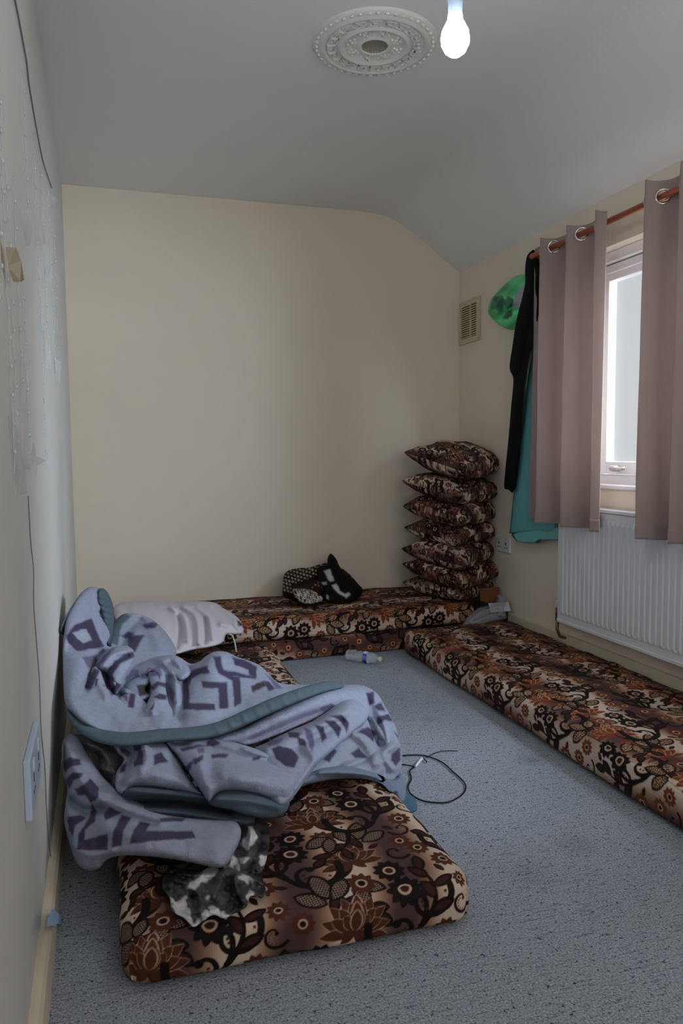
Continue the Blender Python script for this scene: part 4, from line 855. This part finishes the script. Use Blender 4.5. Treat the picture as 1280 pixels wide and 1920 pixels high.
# bottom tabs: shallow bright dimples at each channel
proto = None
for k in range(nf):
    y = ry0+.02+(k+.93)*pitch
    if proto is None:
        bm = bmesh.new(); r_ = bmesh.ops.create_icosphere(bm, subdivisions=1, radius=1); bmesh.ops.scale(bm, vec=(.004, .0085, .007), verts=bm.verts); proto = from_bm('dimple', bm, M_rad, rad, True); s = proto
    else: s = proto.copy(); COL.objects.link(s)
    s.location = (rx-ox+.0005, y-oy, rz0+.036-oz)
# valve and tail pipe
vp = at_x(1043, 1150, WX-.04)
bm = bmesh.new(); tube_bm(bm, [(rx+.02-ox, ry1+.002-oy, rz0+.03-oz), (rx+.02-ox, ry1+.03-oy, rz0+.03-oz)], .009, 10); tube_bm(bm, [(rx+.02-ox, ry1+.03-oy, rz0+.047-oz), (rx+.02-ox, ry1+.03-oy, rz0-.015-oz)], [.009, .009], 12)
from_bm('valve', bm, M_brass, rad, True)
tube('valve_cap', [(rx+.02-ox, ry1+.03-oy, rz0+.047-oz), (rx+.02-ox, ry1+.03-oy, rz0+.08-oz)], [.0105, .009], M_plastic, rad, 12)
tube('pipe', [(rx+.02-ox, ry1+.03-oy, rz0-.005-oz), (rx+.02-ox, ry1+.03-oy, .175-oz), (rx+.030-ox, ry1+.022-oy, .145-oz), (rx+.05-ox, ry1+.018-oy, .138-oz), (WX-.002-ox, ry1+.016-oy, .137-oz)], .0078, M_brass, rad, 10)
# curtain rod
RX_, RZ_ = 1.90, 1.877
rod = empty('curtain_rod', (RX_, 2.3, RZ_), 'copper-coloured curtain rod above the window', 'curtain rod')
tube('pole', [(0, .55-2.3, 0), (0, 3.118-2.3, 0)], .0125, M_copper, rod, 16)
for y in (1.0, 3.10): tube('bracket', [(0, y-2.3, -.004), (WX-RX_-.004, y-2.3, -.004)], .006, M_copper, rod, 8)
# curtains
def curtain(label, y_far, y_near, ztop, zbot, waves, A, phase, flare, seed, topdip=.006):
    root = empty('curtain', (RX_, (y_far+y_near)/2, zbot), label, 'curtain', 'beige eyelet curtains at the window')
    L = y_far-y_near; n = 420; s = np.linspace(0, 1, n)
    ph = phase+2*np.pi*waves*s
    nz = 150; zz = np.linspace(0, 1, nz)
    Sg, Zg = np.meshgrid(s, zz, indexing='ij'); PH = phase+2*np.pi*waves*Sg
    # rounded folds; the crests sag and spread a little toward the hem
    amp = A*(.80+.35*Zg+.18*noise2(Sg*9+seed, Zg*1.0, .8, seed))
    sh = np.sin(PH+.35*np.sin(2.2*Zg+seed)*Zg); off = amp*np.sign(sh)*np.abs(sh)**.75
    X = off+.006*noise2(Sg*40, Zg*6, 1.0, seed+1)*Zg
    Y = y_far-L*(Sg+.028*np.sin(2*PH)/waves*1.6)-flare*Zg*(Sg-.35)-L/2+0*Sg
    Y = Y-(y_far+y_near)/2+L/2
    Z = (ztop-zbot)*(1-Zg)-topdip*(1-Zg)**8*(1+np.cos(2*PH))*1.2+.006*noise2(Sg*6, Zg, 1.0, seed+7)*Zg
    V = np.stack([X, Y, Z], -1).reshape(-1, 3)
    rc = []; k = 0
    while True:                                   # eyelets where the cloth crosses the pole
        sk = (math.pi*k-phase)/(2*math.pi*waves); k += 1
        if sk < .015: continue
        if sk > .985: break
        rc.append(sk)
    i = np.arange(n-1)[:, None]*nz+np.arange(nz-1)[None, :]; f = np.stack([i, i+nz, i+nz+1, i+1], -1).reshape(-1, 4)
    cen = V[f].mean(1); keep = np.ones(len(f), bool)
    for sk in rc:
        j = int(round(sk*(n-1))); yk = V[j*nz, 1]
        sc_ = (f[:, 0]//nz)/(n-1.0); near = np.abs(sc_-sk) < .30/waves
        keep &= ~(near & (np.hypot(cen[:, 0], cen[:, 2]-(RZ_-zbot)) < .021))
    o = mesh_np('cloth', V, f[keep], M_curt, root); md = o.modifiers.new('thickness', 'SOLIDIFY'); md.thickness = .0028; md.offset = 0
    pr_ = None
    for sk in rc:
        j = int(round(sk*(n-1))); a = V[max(j-4, 0)*nz+18]; b = V[min(j+4, n-1)*nz+18]; c = V[j*nz+12]
        t = Vector((b[0]-a[0], b[1]-a[1], 0)).normalized(); nrm = Vector((-t.y, t.x, 0)); up = Vector((0, 0, 1))
        M = Matrix(((t.x, up.x, nrm.x, 0), (t.y, up.y, nrm.y, c[1]), (t.z, up.z, nrm.z, RZ_-zbot), (0, 0, 0, 1)))
        bm = bmesh.new(); torus_bm(bm, Matrix.Identity(4) @ Matrix.Diagonal((1, 1, .55, 1)), .0245, .0048, 28, 8)
        e = from_bm('eyelet', bm, M_ring, root, True); e.matrix_local = M
    # hem: a doubled strip along the lower edge
    h0 = int(nz*.955); sub = V.reshape(n, nz, 3)[:, h0:, :].copy(); nn = nz-h0; sub[:, :, 0] *= 1.0
    i = np.arange(n-1)[:, None]*nn+np.arange(nn-1)[None, :]; ff = np.stack([i, i+nn, i+nn+1, i+1], -1).reshape(-1, 4)
    h = mesh_np('hem', sub.reshape(-1, 3), ff, M_curt, root); md = h.modifiers.new('thickness', 'SOLIDIFY'); md.thickness = .0052; md.offset = 0
    return root
curtain('beige eyelet curtain left of the window, beside the hanging clothes', 3.125, 2.552, 1.925, .675, 2.9, .045, .35, .012, 3)
curtain('beige eyelet curtain right of the window, cut by the picture edge', 2.365, 1.82, 1.945, .675, 3.1, .050, 2.7, -.02, 8)
# socket behind the cushions
def socket(name, label, loc, M, w, h, m, switch=True):
    r = empty(name, loc, label, 'socket')
    bm = bmesh.new(); bx(bm, 0, .012, -w/2, w/2, -h/2, h/2, .003, M); from_bm('plate', bm, m, r)
    for s in (-1, 1):
        bm = bmesh.new(); bx(bm, .011, .0145, s*w*.25-.011 if False else s*w*.24-.008, s*w*.24+.008, h*.16, h*.34, .001, M); from_bm('switch', bm, M_white, r)
        bm = bmesh.new()
        for (a, b, c, d) in ((-.004, .004, -.004, .010), (-.014, -.006, -.022, -.016), (.006, .014, -.022, -.016)): bx(bm, .0118, .0126, s*w*.24+a, s*w*.24+b, c, d, 0, M)
        from_bm('pin_slots', bm, M_cord, r)
    return r
socket('wall_socket', 'white double socket low on the window wall behind the cushion stack', (WX, 3.575, .505), Matrix.Rotation(math.pi, 4, 'Z'), .146, .086, M_plastic)
# green carrier bag
def greenc(px, py):
    a = noise2(px*.6+py, py-.5*px, 22, 5)+.5*noise2(px+py, py*.5, 8, 6); k = np.clip(.55+a*1.3, 0, 1)[:, None]
    return lin(np.array((40, 160, 100))/255.)*(1-k)+lin(np.array((110, 240, 165))/255.)*k
gb = drape('carrier_bag', [(990, 510), (984, 514), (968, 517), (950, 530), (934, 546), (920, 562), (915, 580), (918, 592), (932, 606), (948, 616), (966, 619), (990, 619), (1004, 600), (1006, 560), (1004, 520)],
      [(px, py, float(X/ray(px, py)[0]*ray(px, py)[1])) for px, py, X in ((985, 514, 2.01), (930, 550, 1.99), (917, 580, 1.985), (945, 614, 1.995), (980, 617, 2.015), (960, 560, 1.985), (1000, 560, 2.015), (1000, 515, 2.015))], M_green, None, greenc, edge=26, bulge=.05, thick=.07, step=1.8, seed=60, lump=.006, lumpsc=13, origin=(1.93, 3.36, 1.70), sup=False, wallx=WX,
      ridges=[([(985, 516), (955, 540), (930, 572)], 4, .014), ([(986, 522), (964, 548), (950, 580)], 4, .014), ([(930, 560), (945, 582), (938, 590)], 4, -.02), ([(940, 600), (955, 580), (970, 575)], 5, -.02)],
      prints=[([(918, 574), (926, 556), (940, 553), (948, 566), (938, 588), (928, 578), (920, 584)], (32, 122, 92)), ([(944, 568), (952, 555), (962, 560), (962, 576), (948, 580)], (40, 128, 96)), ([(942, 596), (948, 585), (962, 578), (960, 592), (950, 598)], (18, 84, 60)), ([(960, 572), (968, 552), (982, 530), (984, 560), (978, 580), (962, 576)], (176, 178, 190))])
tag(gb, 'knotted green plastic carrier bag hanging beside the black garment', 'bag')
# hanging black garment and teal garment
hk = empty('wall_hook', (WX, 3.13, 1.905), 'small metal wall hook behind the left curtain top', 'hook')
tube('hook_arm', [(0, 0, 0), (-.04, 0, -.003), (-.085, 0, 0), (-.095, 0, .02)], .004, M_chrome, hk, 8); box('base_plate', -.004, 0, -.012, .012, -.02, .02, M_chrome, hk)
def on_x(X, extra=None):
    def f(px, py): d = ray(px, py); Y = X/d[:, 0]*d[:, 1]; return Y
    return f
def xs_(lst): return [(px, py, float(X/ray(px, py)[0]*ray(px, py)[1])) for px, py, X in lst]
bg_ = drape('black_garment', [(1002, 470), (994, 472), (987, 482), (984, 505), (984, 530), (978, 560), (968, 600), (960, 650), (955, 690), (962, 712), (958, 760), (953, 820), (947, 880), (945, 914), (953, 918), (962, 922), (970, 880), (978, 800), (986, 720), (994, 668), (1004, 640), (1012, 560), (1012, 500)],
      xs_([(1000, 475, 1.93), (986, 500, 1.95), (966, 610, 1.965), (957, 690, 1.955), (946, 912, 1.97), (966, 900, 1.955), (1002, 650, 1.93), (985, 740, 1.945)]), M_cloth, None, (22, 22, 26), edge=14, bulge=.03, thick=.02, step=2.4, seed=62, lump=.004, lumpsc=30, origin=(1.95, 3.2, 1.3), sup=False, wallx=WX,
      ridges=[([(995, 480), (988, 560), (972, 660), (960, 760), (955, 900)], 7, .015), ([(1000, 560), (985, 650), (972, 700)], 5, -.012), ([(962, 690), (975, 700), (990, 690)], 5, -.01)])
tag(bg_, 'long black garment hanging on the window wall beside the left curtain', 'garment')
tg = empty('teal_garment', (1.95, 3.15, .60), 'teal garment hanging between the black garment and the left curtain', 'garment')
TG = (112, 180, 182)
drape('cloth', [(1004, 620), (998, 655), (990, 700), (984, 740), (978, 800), (970, 860), (962, 930), (956, 990), (957, 1000), (1000, 997), (1040, 992), (1040, 900), (1030, 700), (1020, 620)],
      xs_([(1000, 640, 1.985), (980, 780, 1.985), (957, 995, 1.99), (1030, 990, 1.985), (1030, 700, 1.985)]), M_cloth, tg, TG, edge=10, bulge=.012, thick=.012, step=3, seed=64, lump=.004, lumpsc=40, sup=False, wallx=WX, smooth_outline=True,
      ridges=[([(990, 720), (975, 860), (968, 990)], 9, .012), ([(1000, 700), (990, 860), (990, 990)], 8, -.008)])
drape('lower_panel', [(964, 1000), (1000, 994), (1045, 988), (1046, 1008), (1042, 1013), (1012, 1012), (1000, 1018), (972, 1016), (966, 1010)], xs_([(966, 1005, 1.985), (1044, 1000, 1.975), (1000, 1016, 1.98)]), M_cloth, tg, (122, 188, 192), edge=5, bulge=.004, thick=.008, step=2, seed=65, lump=.001, sup=False, wallx=WX, n=3)
drape('hem', [(960, 1000), (985, 998), (1010, 1000), (1014, 1011), (1010, 1018), (985, 1016), (966, 1012)], xs_([(962, 1005, 1.995), (1012, 1010, 1.99), (985, 1016, 1.995)]), M_cloth, tg, (58, 124, 124), edge=4, bulge=.003, thick=.005, step=2, seed=66, lump=.001, sup=False, wallx=WX, n=3)

# ------------------------------------------------------------------ box and clear bag in the corner beside the stack
bxr = empty('cardboard_box', (1.955, 3.545, 0), 'small open cardboard box in the corner beside the cushion stack', 'box')
B = lambda n_, *a, m=M_card, mtx=None: box(n_, *a, m, bxr, .001, mtx)
B('box_front', -.06, .06, -.045, -.042, 0, .205, m=M_cardd); B('box_back', -.06, .06, .042, .045, 0, .205); B('box_side', -.06, -.057, -.042, .042, 0, .205, m=M_cardd); B('box_side', .057, .06, -.042, .042, 0, .205)
B('box_bottom', -.057, .057, -.042, .042, .002, .005)
B('flap', -.058, .058, -.0015, .0015, 0, .065, mtx=Matrix.Translation((0, .044, .205)) @ Matrix.Rotation(R(-8), 4, 'X'))
B('white_flap', -.058, .058, -.0015, .0015, -.050, 0, m=M_white, mtx=Matrix.Translation((0, -.046, .207)) @ Matrix.Rotation(R(-28), 4, 'X'))
cb = drape('polythene_bag', [(868, 1172), (874, 1158), (884, 1148), (900, 1138), (918, 1134), (930, 1126), (932, 1114), (944, 1118), (948, 1132), (944, 1142), (950, 1156), (942, 1162), (915, 1168), (890, 1174)],
      [(870, 1170, 3.46), (900, 1142, 3.50), (935, 1118, 3.52), (948, 1155, 3.44), (910, 1166, 3.40)], M_bag, None, (1, 1, 1), edge=12, bulge=.05, thick=.06, step=1.8, seed=70, lump=.010, lumpsc=9, origin=(1.80, 3.47, .12), sup=False, wallx=WX,
      ridges=[([(880, 1165), (905, 1145), (935, 1138)], 3, .015), ([(885, 1170), (915, 1155), (942, 1152)], 3, .015), ([(930, 1118), (938, 1140)], 3, .012)])
tag(cb, 'crumpled clear plastic bag between the cushion stack and the window-side mattress', 'bag')

# ------------------------------------------------------------------ water bottle
bo = empty('water_bottle', (1.165, 3.355, .034), 'crumpled empty clear water bottle with a blue label lying on the carpet', 'bottle')
a = Vector((1.085, 3.44, 0)); b = Vector((1.24, 3.27, 0)); ax = (b-a).normalized(); ang = math.atan2(ax.y, ax.x)
M = Matrix.Rotation(ang, 4, 'Z') @ Matrix.Rotation(R(90), 4, 'Y')
bo.matrix_world = Matrix.Translation((1.165, 3.35, .028)) @ Matrix.Scale(.84, 4)
def lb(prof, crumple=0, seg=28):
    bm = bmesh.new(); lathe_bm(bm, prof, Matrix.Identity(4), seg)
    for v in bm.verts:
        if crumple:
            an = math.atan2(v.co.y, v.co.x); k = 1+crumple*float(noise2(np.array([an*2+3]), np.array([v.co.z*60]), 1.0, 4)[0])*min(1, max(0, (.03-v.co.z)/.05)); v.co.x *= k; v.co.y *= k
        v.co = M @ v.co
    return bm
pf = [(.001, -.118), (.026, -.118), (.031, -.112)]
for k in range(9): pf += [(.032, -.104+k*.012), (.0295, -.099+k*.012)]
pf += [(.032, .006), (.032, .030), (.030, .045), (.024, .062), (.015, .076), (.0125, .080), (.0125, .088)]
from_bm('bottle_body', lb(pf, .45), M_bottle, bo, True)
from_bm('bottle_cap', lb([(.001, .101), (.0135, .100), (.0145, .097), (.0145, .083), (.0125, .082)]), mat('pale_cap', S(216, 222, 196), .5), bo, True)
m_lab = mat('bottle_label', S(190, 205, 225), .4, attr=True)
bm = lb([(.0328, -.002), (.0328, .010), (.0328, .022)], 0, 40)
lab = from_bm('label', bm, m_lab, bo, True)
cc = np.ones((len(lab.data.vertices), 4))
for v in lab.data.vertices:
    an = (v.index % 40)/40
    cc[v.index, :3] = S(34, 50, 205) if .62 < an < .95 or v.index//40 == 3 else (S(60, 150, 205) if .3 < an < .42 else S(190, 205, 225))
ca_ = lab.data.color_attributes.new('Col', 'FLOAT_COLOR', 'POINT'); ca_.data.foreach_set('color', cc.ravel())

# ------------------------------------------------------------------ thin black cable with its connector on the carpet
cab = empty('cable', (.92, 2.1, 0), 'thin black cable looped on the carpet beside the blanket', 'cable')
pp = [(735, 1424), (752, 1417), (790, 1416), (818, 1424), (835, 1434), (850, 1448), (866, 1462), (873, 1474), (868, 1488), (850, 1500), (832, 1505), (800, 1503), (780, 1496), (768, 1486), (765, 1474), (771, 1460), (768, 1446), (776, 1438)]
def cpts(pp, z): return [tuple(np.array(at_z(x, y, z))-np.array([.92, 2.1, 0])) for x, y in smooth_pts([(a, b) for a, b in pp], 5)]
tube('cord', cpts(pp, .0045), .0022, M_cord, cab, 6)
tube('cord', cpts([(738, 1432), (760, 1434), (776, 1437)], .0045), .0018, M_cord, cab, 6)
tube('cord', cpts([(800, 1420), (815, 1412), (832, 1408), (858, 1408)], .004), .0014, M_cord, cab, 6)
tube('cord', cpts([(792, 1420), (796, 1424), (800, 1429)], .006), .002, M_cord, cab, 6)
tube('connector', cpts([(779, 1437), (784, 1430), (791, 1422)], .007), .0045, M_plastic, cab, 8)

# ------------------------------------------------------------------ left wall: socket, strings, tape scraps
def LW(px, py, X=LX): return np.array(at_x(px, py, X))
sp = LW(52, 1455)
sk = socket('wall_socket', 'white double socket on the left wall in front of the blanket', (LX, 1.425, .442), Matrix.Identity(4), .200, .105, M_soc)
wires = [
 ('cable', 'dark thin cable strung down the top of the left wall from the ceiling', [(24, -20), (28, 0), (35, 35), (46, 95), (50, 118), (54, 155), (62, 205), (70, 250), (80, 300), (92, 338), (97, 352)], .0022, M_wire),
 ('cable', 'faint thin cable trailing down the left wall to the skirting', [(53, 930), (57, 1010), (63, 1070), (63, 1130), (68, 1200), (74, 1280), (77, 1370), (84, 1440), (88, 1535), (94, 1600), (99, 1640), (97, 1710)], .0011, M_wire)]
for nme, lab_, P_, r_, m_ in wires:
    q = [LW(x, y, LX+r_+.002) for x, y in smooth_pts(P_, 4)]; q = [p for p in q if p[2] < CZ-.004]
    c = q[0]; o = tube(nme, [tuple(p-c) for p in q], r_, m_); o.location = tuple(c); tag(o, lab_, 'cable')
# vertical clear light strands with tiny lamps, each with its scrap of tape
strands = [(2, 60, 560), (12, 20, 900), (20, 300, 930), (33, 330, 760), (42, 470, 900), (58, 130, 420), (74, 250, 880), (86, 300, 690), (98, 360, 700), (106, 420, 720)]
M_led = mat('tiny_clear_lamp', S(225, 228, 232), .2, spec=.7, alpha=.7)
places = ['nearest the picture edge', 'second from the picture edge', 'third from the picture edge', 'fourth from the picture edge', 'holding a folded tape scrap', 'beside the dark cable top', 'above the star-shaped plastic scrap', 'third from the far corner', 'second from the far corner', 'closest to the far corner']
for i, (x, y0, y1) in enumerate(strands):
    Yw = LW(x, 600)[1]; f0 = at_y(x, y0, Yw)[2]; f1 = at_y(x, y1, Yw)[2]; f0 = min(f0, CZ-.02)
    root = empty('light_strand', (LX, float(Yw), f0), 'clear wire light strand on the left wall, '+places[i], 'light string', 'clear light strands hanging down the left wall')
    nn = 14; P_ = [(.003+.001*math.sin(k*2.1+i), .0035*math.sin(k*1.3+i*2), -(f0-f1)*k/nn) for k in range(nn+1)]
    tube('wire', smooth_pts(P_, 3), .0011, M_clear, root, 5)
    bm = bmesh.new(); nl = int((f0-f1)/.045)
    for k in range(1, nl): blob(bm, Matrix.Translation((.005, .004*math.sin(k*2.3+i), -(f0-f1)*k/nl)) @ Matrix.Diagonal((.003, .003, .0055, 1)))
    tag(from_bm('tiny_lamps', bm, M_led, root, True), kind='stuff')
scraps = [('tape_scrap', 'brown parcel tape scrap on the left wall', [(10, 463), (30, 463), (40, 490), (46, 526), (38, 528), (24, 528), (16, 500)], M_tape),
 ('tape_scrap', 'narrow brown tape strip at the left picture edge', [(0, 440), (6, 475), (11, 515), (10, 528), (4, 505), (0, 495)], M_tape),
 ('plastic_scrap', 'clear plastic scrap above the brown tape on the left wall', [(40, 395), (52, 393), (60, 430), (58, 460), (50, 462), (44, 430)], M_tapeg),
 ('plastic_scrap', 'pale clear plastic sleeve near the top of the left wall strands', [(62, 385), (74, 380), (86, 456), (80, 462), (64, 460)], M_tapeg),
 ('plastic_scrap', 'small clear tab beside the far corner of the left wall', [(96, 370), (104, 368), (106, 388), (97, 388)], M_tapeg),
 ('plastic_scrap', 'clear packet midway down a far strand', [(84, 500), (95, 498), (96, 520), (86, 520)], M_tapeg),
 ('plastic_scrap', 'clear packet on the strand closest to the corner', [(105, 512), (112, 514), (112, 538), (106, 538)], M_tapeg),
 ('plastic_scrap', 'long clear packet low on a far strand', [(83, 600), (94, 640), (96, 690), (87, 692)], M_tapeg),
 ('plastic_scrap', 'hanging clear packet just above the long corner shadow', [(103, 670), (115, 680), (112, 718), (105, 714)], M_tapeg),
 ('plastic_scrap', 'long clear plastic ribbon hanging low on the left wall', [(24, 760), (36, 770), (42, 850), (52, 925), (36, 928), (26, 880)], M_tapeg),
 ('star_scrap', 'clear star-shaped plastic piece low on the left wall', [(48, 852), (58, 850), (63, 826), (68, 855), (86, 863), (70, 874), (68, 905), (58, 882), (46, 878)], M_tapeg),
 ('plastic_loop', 'looped clear strap at the bottom of the strands on the left wall', [(14, 780), (20, 850), (24, 915), (28, 932), (31, 925), (24, 880), (19, 780)], M_tapeg)]
for nme, lab_, P_, m_ in scraps:
    y0 = LW(min(x for x, y in P_)-.5, P_[0][1], LX+.003)[1]                       # hangs off the wall, facing into the room
    q = np.array([at_y(x, y, y0) for x, y in P_]); c = q.mean(0)
    bm = bmesh.new(); fr = [bm.verts.new(Vector(p-c)+Vector((0, .004*math.sin(k*1.7)-.001, 0))) for k, p in enumerate(q)]; bk = [bm.verts.new(Vector(p-c)+Vector((0, .004*math.sin(k*1.7)+.0005, 0))) for k, p in enumerate(q)]
    bm.faces.new(fr); bm.faces.new(bk[::-1])
    for k in range(len(q)): j = (k+1) % len(q); bm.faces.new((fr[k], bk[k], bk[j], fr[j]))
    o = from_bm(nme, bm, m_); o.location = tuple(c); tag(o, lab_, 'tape' if nme == 'tape_scrap' else 'plastic')
# blue tissue stuck on the skirting
tp = LW(102, 1722, LX+.024)
ti = drape('tissue', [(88, 1738), (92, 1718), (98, 1704), (106, 1710), (116, 1716), (118, 1726), (115, 1734), (108, 1732), (104, 1738), (96, 1736)], [(90, 1735, 1.66), (98, 1706, 1.74), (117, 1722, 1.72), (105, 1736, 1.66)], M_tissue, None, (1, 1, 1), edge=5, bulge=.006, thick=.006, step=1.5, seed=80, lump=.004, lumpsc=6, origin=tuple(tp), sup=False, wallx=-.117)
tag(ti, 'scrap of pale blue tissue stuck on the left skirting', 'tissue')
M_tissue.node_tree.nodes['Principled BSDF'].inputs['Base Color'].default_value = (*S(160, 190, 226), 1)
